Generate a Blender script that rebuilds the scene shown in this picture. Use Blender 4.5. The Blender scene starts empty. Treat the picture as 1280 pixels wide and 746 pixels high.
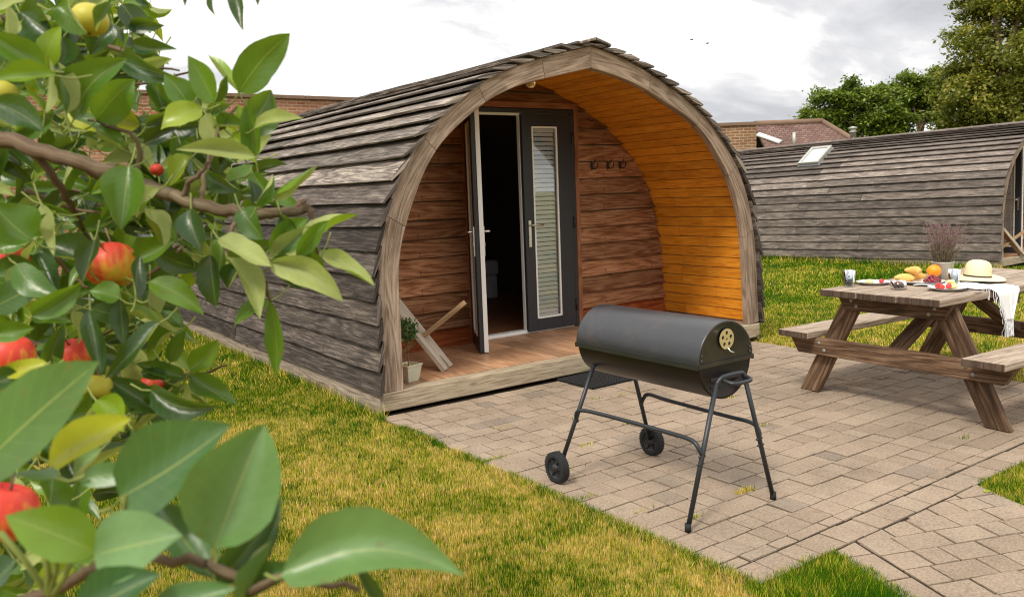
import bpy, bmesh, math, random
import numpy as np
from mathutils import Vector, Matrix, noise as mnoise
random.seed(7); rng = np.random.default_rng(7)
R = math.radians; PI = math.pi
sc = bpy.context.scene
COL = sc.collection

# ------------------------------------------------------------------ camera
CAM = Vector((-2.316396, -4.762353, 1.4))
RX = Vector((0.815776416, -0.57708972, -0.038422578))
DN = Vector((-0.10482599, -0.08219591, -0.99108796))
FW = Vector((0.568788494, 0.812533869, -0.127547486))
FPX = 1040.0
cd = bpy.data.cameras.new('camera'); cam = bpy.data.objects.new('camera', cd); COL.objects.link(cam)
m3 = Matrix((RX, -DN, -FW)).transposed()
cam.matrix_world = Matrix.Translation(CAM) @ m3.to_4x4()
cd.sensor_width = 36; cd.lens = FPX / 1280 * 36; cd.clip_start = 0.02; cd.clip_end = 3000
cd.dof.use_dof = True; cd.dof.focus_distance = 4.0; cd.dof.aperture_fstop = 9.5
sc.camera = cam
def at(px, py, d):            # a point seen at a photo position, d metres in front of the camera
    return CAM + (RX * ((px - 640) / FPX) + DN * ((py - 373) / FPX) + FW) * d

# ------------------------------------------------------------------ materials
def newmat(name):
    m = bpy.data.materials.new(name); m.use_nodes = True
    nt = m.node_tree
    for n in list(nt.nodes): nt.nodes.remove(n)
    return m, nt
class NT:
    def __init__(s, name):
        s.m, s.t = newmat(name)
        s.out = s.n('ShaderNodeOutputMaterial'); s.b = s.n('ShaderNodeBsdfPrincipled')
        s.l(s.b.outputs[0], s.out.inputs[0])
    def n(s, t, **k):
        x = s.t.nodes.new(t)
        for a, v in k.items(): setattr(x, a, v)
        return x
    def l(s, a, b): s.t.links.new(a, b)
    def setin(s, sock, v):
        if hasattr(v, 'is_output'): s.l(v, sock)
        else: sock.default_value = v
    def math(s, op, a, b=0.0, c=None, clamp=False):
        x = s.n('ShaderNodeMath', operation=op); x.use_clamp = clamp
        s.setin(x.inputs[0], a); s.setin(x.inputs[1], b)
        if c is not None: s.setin(x.inputs[2], c)
        return x.outputs[0]
    def vmath(s, op, a, b):
        x = s.n('ShaderNodeVectorMath', operation=op); s.setin(x.inputs[0], a); s.setin(x.inputs[1], b)
        return x.outputs[0]
    def noise(s, vec, scale, detail=5, rough=.55, dist=0, out='Fac'):
        x = s.n('ShaderNodeTexNoise'); s.l(vec, x.inputs['Vector'])
        x.inputs['Scale'].default_value = scale; x.inputs['Detail'].default_value = detail
        x.inputs['Roughness'].default_value = rough; x.inputs['Distortion'].default_value = dist
        return x.outputs[out]
    def ramp(s, fac, stops):
        x = s.n('ShaderNodeValToRGB'); s.l(fac, x.inputs[0]); e = x.color_ramp.elements
        while len(e) < len(stops): e.new(0.5)
        for i, (p, c) in enumerate(stops):
            e[i].position = p; e[i].color = (*c, 1) if len(c) == 3 else c
        return x.outputs[0]
    def mix(s, fac, a, b, mode='MIX'):
        x = s.n('ShaderNodeMix', data_type='RGBA', blend_type=mode)
        s.setin(x.inputs[0], fac)
        s.setin(x.inputs[6], a if hasattr(a, 'is_output') else (*a, 1)); s.setin(x.inputs[7], b if hasattr(b, 'is_output') else (*b, 1))
        return x.outputs[2]
    def attr(s, name='rnd', out='Fac'):
        return s.n('ShaderNodeAttribute', attribute_name=name).outputs[out]
    def scale(s, vec, sc3):
        x = s.n('ShaderNodeMapping'); s.l(vec, x.inputs[0]); x.inputs['Scale'].default_value = sc3
        return x.outputs[0]
    def bump(s, h, strength=.3, dist=.01):
        x = s.n('ShaderNodeBump'); s.l(h, x.inputs['Height']); x.inputs['Strength'].default_value = strength; x.inputs['Distance'].default_value = dist
        s.l(x.outputs[0], s.b.inputs['Normal'])
    def base(s, c, rough=.6, spec=.4, metal=0):
        s.setin(s.b.inputs['Base Color'], c if hasattr(c, 'is_output') else (*c, 1))
        s.setin(s.b.inputs['Roughness'], rough); s.b.inputs['Specular IOR Level'].default_value = spec
        s.b.inputs['Metallic'].default_value = metal
        return s.m
def wood(name, dark, mid, light, vary=.35, rough=.8, spec=.2, fine=60, blotch=None, bump=.5, blotch_amt=.6, ring=.35, cut=(.32, .5, .7), nails=0):
    t = NT(name)
    uv = t.n('ShaderNodeUVMap').outputs[0]; r = t.attr()
    off = t.n('ShaderNodeCombineXYZ'); t.l(t.math('MULTIPLY', r, 91.7), off.inputs[0]); t.l(t.math('MULTIPLY', r, 57.3), off.inputs[1]); t.l(r, off.inputs[2])
    v = t.vmath('ADD', uv, off.outputs[0])
    g1 = t.noise(t.scale(v, (5.0, fine * 4.0, 1)), 1.0, 5, .62)            # pores and checks along the grain
    g0 = t.noise(t.scale(v, (5.5, fine * 1.1, 1)), 1.0, 6, .68)
    warp = t.noise(t.scale(v, (.6, 7, 1)), 1.0, 2, .45)
    ringv = t.math('SINE', t.math('MULTIPLY_ADD', warp, 80.0, t.math('MULTIPLY', g0, 4.0)))   # growth rings, plain sawn
    g = t.math('ADD', t.math('MULTIPLY_ADD', g1, .62, t.math('MULTIPLY', g0, .38)), t.math('MULTIPLY', ringv, ring * .16))
    bl = t.noise(t.scale(v, (2.6, 9, 1)), 1.0, 6, .7)
    g = t.math('ADD', g, t.math('MULTIPLY_ADD', bl, .34, -.17))
    c = t.ramp(g, [(cut[0], dark), (cut[1], mid), (cut[2], light)])
    f = t.math('MULTIPLY_ADD', t.math('FRACT', t.math('MULTIPLY', r, 13.7)), vary * 2, 1 - vary)
    fc = t.n('ShaderNodeCombineColor')
    for i in range(3): t.l(f, fc.inputs[i])
    c = t.mix(1.0, c, fc.outputs[0], 'MULTIPLY')
    if blotch is not None:
        bm = t.noise(t.scale(v, (3.2, 8, 1)), 1.0, 8, .74)
        bm = t.math('MULTIPLY', t.math('SUBTRACT', bm, .5), 4.5, clamp=True)
        c = t.mix(t.math('MULTIPLY', bm, blotch_amt), c, blotch)
    # knots: dark ovals here and there
    kv = t.n('ShaderNodeTexVoronoi'); t.l(t.scale(v, (1.5, 4.2, 1)), kv.inputs['Vector']); kv.inputs['Scale'].default_value = 1.0
    kn = t.math('MULTIPLY', t.math('SUBTRACT', .085, kv.outputs['Distance']), 22, clamp=True)
    c = t.mix(t.math('MULTIPLY', kn, .75), c, tuple(q * .5 for q in dark))
    if nails:       # nail heads with a rust streak below, every 600 mm
        su = t.n('ShaderNodeSeparateXYZ'); t.l(uv, su.inputs[0])
        du = t.math('ABSOLUTE', t.math('SUBTRACT', t.math('FRACT', t.math('MULTIPLY', su.outputs[0], 1/.6)), .5)); du = t.math('MULTIPLY', du, .6)
        dv = t.math('ABSOLUTE', t.math('SUBTRACT', su.outputs[1], nails))
        hd = t.math('MULTIPLY', t.math('SUBTRACT', .0065, t.math('MAXIMUM', du, dv)), 900, clamp=True)
        st = t.math('MULTIPLY', t.math('MULTIPLY', t.math('SUBTRACT', .007, du), 220, clamp=True), t.math('LESS_THAN', su.outputs[1], nails))
        c = t.mix(t.math('MAXIMUM', t.math('MULTIPLY', hd, .85), t.math('MULTIPLY', st, .4)), c, (.03, .022, .018))
    t.base(c, rough, spec); t.bump(t.math('SUBTRACT', g, t.math('MULTIPLY', kn, .2)), bump, .006)
    return t.m
def plain(name, c, rough=.6, spec=.4, metal=0, vary=.12, scale=14, bump=0):
    t = NT(name); P = t.n('ShaderNodeTexCoord').outputs['Object']
    n = t.noise(P, scale, 5, .6)
    k = t.math('MULTIPLY_ADD', n, vary * 2, 1 - vary)
    fc = t.n('ShaderNodeCombineColor')
    for i in range(3): t.l(k, fc.inputs[i])
    cc = t.mix(1.0, c, fc.outputs[0], 'MULTIPLY')
    t.base(cc, t.math('MULTIPLY_ADD', n, .2, rough - .1), spec, metal)
    if bump: t.bump(t.noise(P, scale * 6, 4), bump, .003)
    return t.m
M = {}
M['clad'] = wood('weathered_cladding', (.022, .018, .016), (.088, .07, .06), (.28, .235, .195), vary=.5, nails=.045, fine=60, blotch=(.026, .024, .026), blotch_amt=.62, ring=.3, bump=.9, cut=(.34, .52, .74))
M['roof'] = wood('weathered_roof_boards', (.034, .028, .024), (.18, .15, .127), (.48, .42, .35), vary=.42, nails=.045, fine=60, blotch=(.035, .03, .03), blotch_amt=.55, ring=.4, bump=.9, cut=(.34, .52, .74))
M['clad2'] = wood('weathered_pale_cladding', (.032, .026, .022), (.155, .127, .109), (.40, .345, .29), vary=.46, nails=.045, fine=60, blotch=(.045, .038, .036), blotch_amt=.6, ring=.28, bump=.9, cut=(.34, .52, .74))
M['frame'] = wood('bleached_oak_frame', (.13, .085, .055), (.30, .22, .16), (.45, .35, .27), vary=.14, fine=45, ring=.5, blotch=(.16, .12, .09), blotch_amt=.45)
M['beam'] = wood('lichened_beam', (.16, .12, .08), (.36, .29, .2), (.5, .42, .31), vary=.1, fine=40, ring=.3, blotch=(.20, .17, .10), blotch_amt=.5)
M['plinth'] = wood('pale_plinth', (.15, .11, .08), (.34, .27, .21), (.50, .42, .34), vary=.15, fine=40, ring=.4, blotch=(.12, .10, .085), blotch_amt=.6)
M['back'] = wood('brown_wall_boards', (.12, .04, .014), (.32, .145, .068), (.49, .28, .155), vary=.34, nails=.04, fine=70, ring=.5, blotch=(.15, .045, .014), blotch_amt=.5)
M['backlow'] = wood('red_brown_board', (.12, .02, .006), (.26, .06, .014), (.34, .1, .03), vary=.1, fine=40, ring=.5)
M['soffit'] = wood('orange_lining_boards', (.44, .135, .008), (.70, .265, .018), (.80, .37, .045), vary=.13, fine=30, ring=.25, blotch=(.20, .06, .012), blotch_amt=.25, rough=.5, spec=.35, bump=.15)
M['trimw'] = wood('red_brown_trim', (.14, .05, .022), (.26, .11, .055), (.36, .18, .10), vary=.1, fine=50)
M['deck'] = wood('laminate_deck', (.24, .115, .058), (.43, .235, .125), (.60, .37, .22), vary=.32, fine=26, ring=.35, rough=.42, spec=.4, bump=.08)
M['table'] = wood('weathered_table_wood', (.042, .023, .013), (.115, .066, .038), (.24, .155, .098), vary=.2, fine=45, ring=.5, blotch=(.06, .038, .026), blotch_amt=.55, bump=.8)
M['tabletop'] = wood('bleached_table_top', (.14, .10, .075), (.32, .25, .19), (.46, .38, .31), vary=.14, fine=45, ring=.4, blotch=(.2, .15, .11), blotch_amt=.4, bump=.6)
M['endgrain'] = wood('dark_end_grain', (.03, .02, .013), (.075, .05, .035), (.14, .10, .075), vary=.15, fine=30, ring=.2)
M['chair'] = wood('bleached_chair_wood', (.25, .2, .15), (.45, .38, .3), (.6, .52, .43), vary=.1, fine=50, ring=.3)
M['chairrod'] = wood('brown_chair_wood', (.2, .12, .06), (.34, .22, .12), (.45, .32, .2), vary=.1, fine=50, ring=.3)
M['anth'] = plain('anthracite_frame', (.022, .025, .03), .42, .4, 0, .1, 8)
M['upvc'] = plain('white_profile', (.78, .78, .75), .4, .4, 0, .06, 6)
M['steel'] = plain('brushed_steel', (.62, .61, .58), .3, .5, 1, .1, 30)
M['bolt'] = plain('dull_zinc_bolt', (.26, .25, .23), .55, .4, .3, .2, 40)
M['iron'] = plain('black_iron', (.02, .02, .022), .5, .4, 0, .2, 40)
M['bbq'] = None
M['rubber'] = plain('black_rubber', (.018, .018, .019), .75, .3, 0, .2, 30)
M['tube'] = plain('grey_powder_coat', (.018, .021, .026), .4, .45, 0, .2, 25)
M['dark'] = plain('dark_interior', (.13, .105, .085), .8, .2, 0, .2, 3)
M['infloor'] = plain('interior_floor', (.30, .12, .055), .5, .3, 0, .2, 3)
M['bedding'] = plain('grey_bedding', (.62, .63, .66), .9, .1, 0, .1, 5)
M['blind'] = plain('cream_blind_slats', (.90, .93, .97), .5, .3, 0, .03, 5)
M['brass'] = plain('pale_brass', (.62, .52, .27), .38, .5, .6, .12, 40)
M['ceramic'] = plain('white_ceramic', (.80, .79, .77), .2, .5, 0, .03, 10)
M['slate'] = plain('dark_rim', (.05, .06, .07), .4, .4, 0, .1, 20)
M['zinc'] = plain('zinc_pot', (.42, .42, .38), .5, .45, .35, .15, 10)
M['cream'] = plain('cream_pot', (.52, .50, .38), .6, .3, 0, .15, 18)
M['soil'] = plain('straw_mulch', (.42, .34, .15), .95, .1, 0, .4, 60, .4)
M['stalk'] = plain('green_stalk', (.20, .24, .06), .6, .3, 0, .2, 30)
M['orange'] = plain('orange_peel', (.85, .28, .015), .4, .4, 0, .06, 30, .2)
M['cherry'] = plain('dark_red_fruit', (.18, .006, .02), .22, .5, 0, .4, 12)
M['berry'] = plain('strawberry_red', (.55, .035, .03), .35, .5, 0, .2, 60, .3)
M['pastry'] = plain('baked_crust', (.70, .42, .12), .6, .3, 0, .35, 22, .3)
M['cheese'] = plain('pale_cheese', (.82, .68, .30), .5, .3, 0, .08, 15)
M['nuts'] = plain('mixed_nuts', (.30, .10, .03), .5, .4, 0, .7, 90, .6)
M['straw'] = plain('woven_straw', (.80, .68, .44), .8, .2, 0, .12, 90, .5)
M['band'] = plain('black_hat_band', (.02, .02, .02), .7, .2, 0, .1, 30)
M['linen'] = plain('white_cotton', (.80, .81, .83), .95, .1, 0, .08, 60, .4)
M['lead'] = plain('lead_flashing', (.22, .23, .25), .5, .4, .3, .15, 8)
M['feather'] = plain('dark_feathers', (.03, .03, .035), .8, .2)
M['coping'] = plain('brown_coping', (.20, .13, .09), .9, .2, 0, .3, 4)
M['concrete'] = plain('grey_concrete', (.3, .28, .25), .9, .2, 0, .2, 6)
def mk_bbq(name, c, c2):
    t = NT(name); P = t.n('ShaderNodeTexCoord').outputs['Object']
    n = t.noise(P, 6, 7, .72); n2 = t.noise(P, 55, 4, .6)
    f = t.math('MULTIPLY', t.math('SUBTRACT', n, .50), 5, clamp=True)
    c = t.mix(t.math('MULTIPLY', f, .6), c, c2)
    t.base(c, t.math('MULTIPLY_ADD', n, .2, .24), 1.0, .1); t.bump(n2, .12, .001)
    return t.m
M['bbq'] = mk_bbq('matt_black_lid', (.008, .0095, .0135), (.045, .032, .026))
M['bbqlow'] = mk_bbq('sooty_drum', (.012, .009, .009), (.04, .014, .012))
def mk_glass(name, c=(1, 1, 1), rough=.0, mixv=.8):
    t = NT(name)
    g = t.n('ShaderNodeBsdfGlossy'); g.inputs['Roughness'].default_value = rough
    tr = t.n('ShaderNodeBsdfTransparent'); tr.inputs[0].default_value = (*c, 1)
    fr = t.n('ShaderNodeFresnel'); fr.inputs[0].default_value = 1.5
    mx = t.n('ShaderNodeMixShader'); t.l(t.math('MULTIPLY_ADD', fr.outputs[0], 1.0, .03), mx.inputs[0]); t.l(tr.outputs[0], mx.inputs[1]); t.l(g.outputs[0], mx.inputs[2])
    t.l(mx.outputs[0], t.out.inputs[0])
    return t.m
M['glass'] = mk_glass('window_glass', (.95, .96, .94))
M['tumbler'] = mk_glass('clear_tumbler', (.82, .86, .87))
M['water'] = mk_glass('water', (.8, .86, .9))
def mk_bulb():
    t = NT('amber_bulb'); t.base((.75, .5, .12), .12, .6)
    t.b.inputs['Transmission Weight'].default_value = .5
    return t.m
M['bulb'] = mk_bulb()
def mk_skylight():
    t = NT('skylight_glass'); t.base((.55, .58, .6), .08, .8); return t.m
M['sky_glass'] = mk_skylight()
def lawn_colour(t):
    P = t.n('ShaderNodeNewGeometry').outputs['Position']
    P = t.scale(P, (1, 1, 0))
    a = t.noise(P, .8, 4, .6, .5); b = t.noise(P, 3.6, 5, .7, .3); c = t.noise(P, 17, 4, .7)
    sep = t.n('ShaderNodeSeparateXYZ'); t.l(P, sep.inputs[0])
    # greener, better watered turf away from the worn corner by the patio
    yb = t.math('MULTIPLY_ADD', sep.outputs[1], .040, .025, clamp=False)
    yb = t.math('MINIMUM', t.math('MAXIMUM', yb, -.055), .085)
    xb = t.math('MINIMUM', t.math('MAXIMUM', t.math('MULTIPLY_ADD', sep.outputs[0], .012, -.03), 0), .045)
    s = t.math('ADD', t.math('ADD', t.math('MULTIPLY', a, .55), t.math('MULTIPLY', b, .60)), t.math('MULTIPLY', c, .55))
    s = t.math('SUBTRACT', s, t.math('ADD', t.math('ADD', yb, xb), .275))
    return s, P
def mk_lawn():
    t = NT('lawn_soil'); s, P = lawn_colour(t)
    col = t.ramp(s, [(.44, (.035, .07, .004)), (.53, (.10, .13, .008)), (.60, (.26, .19, .02)), (.70, (.40, .27, .06))])
    f = t.noise(P, 190, 5, .75)
    k = t.n('ShaderNodeCombineColor'); kk = t.math('MULTIPLY_ADD', f, 2.4, -.2)
    for i in range(3): t.l(kk, k.inputs[i])
    t.base(t.mix(1, col, k.outputs[0], 'MULTIPLY'), .95, .1); t.bump(f, .8, .03)
    return t.m
def mk_blade(name='grass_blades', shift=0.):
    t = NT(name); s, P = lawn_colour(t)
    r = t.attr()
    s2 = t.math('ADD', s, t.math('MULTIPLY_ADD', r, .36, -.17 + shift))
    col = t.ramp(s2, [(.40, (.04, .125, .004)), (.49, (.15, .29, .006)), (.55, (.40, .43, .02)), (.63, (.66, .48, .075)), (.76, (.74, .57, .22))])
    k = t.n('ShaderNodeCombineColor'); kk = t.math('MULTIPLY_ADD', t.math('FRACT', t.math('MULTIPLY', r, 17.3)), .9, .5)
    for i in range(3): t.l(kk, k.inputs[i])
    col = t.mix(1, col, k.outputs[0], 'MULTIPLY')
    t.base(col, .7, .06)
    tr = t.n('ShaderNodeBsdfTranslucent'); t.l(col, tr.inputs[0])
    mx = t.n('ShaderNodeMixShader'); mx.inputs[0].default_value = .3
    t.l(t.b.outputs[0], mx.inputs[1]); t.l(tr.outputs[0], mx.inputs[2]); t.l(mx.outputs[0], t.out.inputs[0])
    return t.m
M['lush'] = mk_blade('lush_grass_blades', -.22)
M['lawn'] = mk_lawn(); M['blade'] = mk_blade()
def mk_paver():
    t = NT('concrete_pavers'); P = t.n('ShaderNodeNewGeometry').outputs['Position']
    r = t.attr()
    n = t.noise(P, 1.9, 6, .68); f = t.noise(P, 85, 5, .75); f2 = t.noise(P, 22, 4, .6)
    c = t.ramp(t.math('FRACT', t.math('MULTIPLY', r, 7.31)), [(0, (.24, .182, .132)), (.35, (.285, .22, .162)), (.7, (.262, .20, .148)), (.9, (.30, .235, .173)), (1, (.20, .16, .125))])
    k = t.n('ShaderNodeCombineColor'); kk = t.math('ADD', t.math('MULTIPLY_ADD', f, 1.7, .18), t.math('MULTIPLY_ADD', n, 1.0, -.5))
    for i in range(3): t.l(kk, k.inputs[i])
    c = t.mix(1, c, k.outputs[0], 'MULTIPLY')
    st = t.math('MULTIPLY', t.math('SUBTRACT', f2, .57), 5, clamp=True)
    c = t.mix(t.math('MULTIPLY', st, .38), c, (.11, .085, .065))
    sp = t.math('MULTIPLY', t.math('SUBTRACT', t.noise(P, 140, 2, .5), .68), 12, clamp=True)
    c = t.mix(t.math('MULTIPLY', sp, .6), c, (.6, .55, .48))
    t.base(c, .9, .2); t.bump(t.math('ADD', f, t.math('MULTIPLY', f2, .6)), .55, .004)
    return t.m
M['paver'] = mk_paver()
def mk_joint():
    t = NT('mossy_joint_sand'); P = t.n('ShaderNodeNewGeometry').outputs['Position']
    n = t.noise(P, 5, 5, .7); f = t.noise(P, 90, 4, .7)
    c = t.ramp(n, [(.40, (.022, .016, .011)), (.60, (.04, .028, .018)), (.70, (.08, .09, .012))])
    t.base(t.mix(.35, c, t.ramp(f, [(.3, (.012, .01, .008)), (.7, (.09, .07, .05))])), .95, .05)
    return t.m
M['joint'] = mk_joint()
def mk_leaf(name, stops, under, gloss=.35, trans=.35):
    t = NT(name); r = t.attr()
    uv = t.n('ShaderNodeUVMap').outputs[0]; sep = t.n('ShaderNodeSeparateXYZ'); t.l(uv, sep.inputs[0])
    u, v = sep.outputs[0], sep.outputs[1]
    col = t.ramp(r, stops)
    av = t.math('ABSOLUTE', t.math('SUBTRACT', v, .5))
    mid = t.math('MULTIPLY', t.math('SUBTRACT', .020, av), 70, clamp=True)
    # side veins run forward from the midrib
    ph = t.math('SINE', t.math('MULTIPLY', t.math('SUBTRACT', u, t.math('MULTIPLY', av, .55)), 50))
    sv = t.math('MULTIPLY', t.math('SUBTRACT', ph, .86), 5, clamp=True)
    vein = t.math('MAXIMUM', t.math('MULTIPLY', mid, .55), t.math('MULTIPLY', sv, .10))
    P = t.n('ShaderNodeTexCoord').outputs['Object']
    n = t.noise(P, 28, 4, .6)
    k = t.n('ShaderNodeCombineColor'); kk = t.math('MULTIPLY_ADD', n, .7, .65)
    for i in range(3): t.l(kk, k.inputs[i])
    col = t.mix(1, col, k.outputs[0], 'MULTIPLY')
    col = t.mix(vein, col, (.36, .40, .10))
    sp = t.math('MULTIPLY', t.math('SUBTRACT', t.noise(P, 55, 3, .6), .66), 14, clamp=True); col = t.mix(t.math('MULTIPLY', sp, .7), col, (.16, .085, .02))
    bf = t.n('ShaderNodeNewGeometry').outputs['Backfacing']
    ucol = t.mix(t.math('MULTIPLY', t.math('MAXIMUM', mid, t.math('MULTIPLY', sv, .7)), .6), t.mix(1, under, k.outputs[0], 'MULTIPLY'), (.20, .26, .06))
    c2 = t.mix(bf, col, ucol)
    t.base(c2, t.math('MULTIPLY_ADD', bf, .35, gloss), .55)
    t.bump(t.math('ADD', t.math('MULTIPLY', ph, -.03), t.math('MULTIPLY', n, 1.0)), .35, .002)
    tr = t.n('ShaderNodeBsdfTranslucent'); t.l(t.mix(.5, c2, (.34, .46, .02)), tr.inputs[0])
    mx = t.n('ShaderNodeMixShader'); mx.inputs[0].default_value = trans
    t.l(t.b.outputs[0], mx.inputs[1]); t.l(tr.outputs[0], mx.inputs[2]); t.l(mx.outputs[0], t.out.inputs[0])
    return t.m
M['leaf'] = mk_leaf('apple_leaves', [(0, (.007, .030, .009)), (.3, (.022, .072, .012)), (.6, (.085, .19, .012)), (.85, (.22, .34, .015)), (1, (.42, .43, .03))], (.33, .38, .12), gloss=.33, trans=.34)
M['leafsheen'] = mk_leaf('sheen_tinted_apple_leaves', [(0, (.010, .042, .014)), (.25, (.03, .092, .026)), (.45, (.078, .172, .048)), (.56, (.14, .25, .08)), (1, (.2, .3, .12))], (.30, .34, .18), gloss=.36, trans=.22)  # close leaves: pale bluish sheen of the sky put into the leaf colour
M['treeleaf'] = mk_leaf('tree_leaves', [(0, (.03, .065, .006)), (.5, (.14, .21, .010)), (1, (.33, .37, .02))], (.11, .15, .03), gloss=.55, trans=.3)
M['treeleaf2'] = mk_leaf('olive_tree_leaves', [(0, (.045, .06, .008)), (.5, (.17, .17, .012)), (1, (.36, .29, .03))], (.16, .16, .03), gloss=.55, trans=.3)
M['topiary'] = mk_leaf('topiary_leaves', [(0, (.01, .05, .014)), (.6, (.03, .12, .025)), (1, (.07, .2, .04))], (.06, .15, .05), gloss=.4, trans=.2)
M['heather'] = mk_leaf('dried_heather', [(0, (.10, .09, .035)), (.4, (.20, .16, .07)), (.55, (.24, .10, .15)), (1, (.40, .17, .29))], (.2, .14, .12), gloss=.8, trans=.2)
M['bark'] = wood('apple_bark', (.06, .04, .025), (.14, .095, .06), (.26, .2, .13), vary=.05, fine=30, ring=.2, blotch=(.12, .12, .06), blotch_amt=.5, bump=.7)
def mk_apple():
    t = NT('ripe_apple_skin'); P = t.n('ShaderNodeTexCoord').outputs['Object']
    r = t.attr()
    sep = t.n('ShaderNodeSeparateXYZ'); t.l(P, sep.inputs[0])
    n = t.noise(t.scale(P, (1, 1, .12)), 130, 4, .6); b = t.noise(P, 30, 3)
    f = t.math('ADD', t.math('ADD', t.math('MULTIPLY_ADD', sep.outputs[0], 9.0, t.math('MULTIPLY', sep.outputs[2], 9.0)), t.math('MULTIPLY', n, 1.1)), t.math('ADD', t.math('MULTIPLY', b, .5), t.math('MULTIPLY_ADD', r, .9, -1.10)))
    c = t.ramp(f, [(.0, (.42, .38, .04)), (.22, (.60, .27, .03)), (.45, (.60, .06, .025)), (1, (.46, .012, .018))])
    sp = t.math('MULTIPLY', t.math('SUBTRACT', t.noise(P, 420, 1), .68), 9, clamp=True)
    c = t.mix(t.math('MULTIPLY', sp, .35), c, (.7, .4, .2))
    t.base(c, .48, .35); return t.m
M['apple'] = mk_apple()
def mk_brick(name, c1, c2, mortar, sx=1.0):
    t = NT(name); uv = t.n('ShaderNodeUVMap').outputs[0]
    b = t.n('ShaderNodeTexBrick'); t.l(uv, b.inputs['Vector'])
    b.inputs['Scale'].default_value = 1; b.inputs['Brick Width'].default_value = .225; b.inputs['Row Height'].default_value = .075; b.inputs['Mortar Size'].default_value = .008
    b.inputs['Color1'].default_value = (*c1, 1); b.inputs['Color2'].default_value = (*c2, 1); b.inputs['Mortar'].default_value = (*mortar, 1); b.inputs['Bias'].default_value = -.1
    n = t.noise(uv, 1.4, 6, .65); n2 = t.noise(uv, 30, 4, .7)
    k = t.n('ShaderNodeCombineColor'); kk = t.math('ADD', t.math('MULTIPLY_ADD', n, 1.0, .35), t.math('MULTIPLY_ADD', n2, .5, -.2))
    for i in range(3): t.l(kk, k.inputs[i])
    t.base(t.mix(1, b.outputs['Color'], k.outputs[0], 'MULTIPLY'), .9, .15); t.bump(b.outputs['Fac'], -.4, .01)
    return t.m
M['brick'] = mk_brick('old_red_brick', (.34, .12, .065), (.44, .22, .12), (.42, .36, .28))
M['brick2'] = mk_brick('old_orange_brick', (.22, .10, .05), (.31, .17, .085), (.42, .36, .26))
def mk_tile():
    t = NT('clay_roof_tiles'); uv = t.n('ShaderNodeUVMap').outputs[0]
    b = t.n('ShaderNodeTexBrick'); t.l(uv, b.inputs['Vector'])
    b.inputs['Scale'].default_value = 1; b.inputs['Brick Width'].default_value = .17; b.inputs['Row Height'].default_value = .11; b.inputs['Mortar Size'].default_value = .012
    b.inputs['Color1'].default_value = (.13, .075, .062, 1); b.inputs['Color2'].default_value = (.20, .125, .10, 1); b.inputs['Mortar'].default_value = (.07, .045, .04, 1)
    n = t.noise(uv, .9, 6, .65); k = t.n('ShaderNodeCombineColor'); kk = t.math('MULTIPLY_ADD', n, 1.2, .4)
    for i in range(3): t.l(kk, k.inputs[i])
    t.base(t.mix(1, b.outputs['Color'], k.outputs[0], 'MULTIPLY'), .9, .15); t.bump(b.outputs['Fac'], -.6, .02)
    return t.m
M['tile'] = mk_tile()

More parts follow.
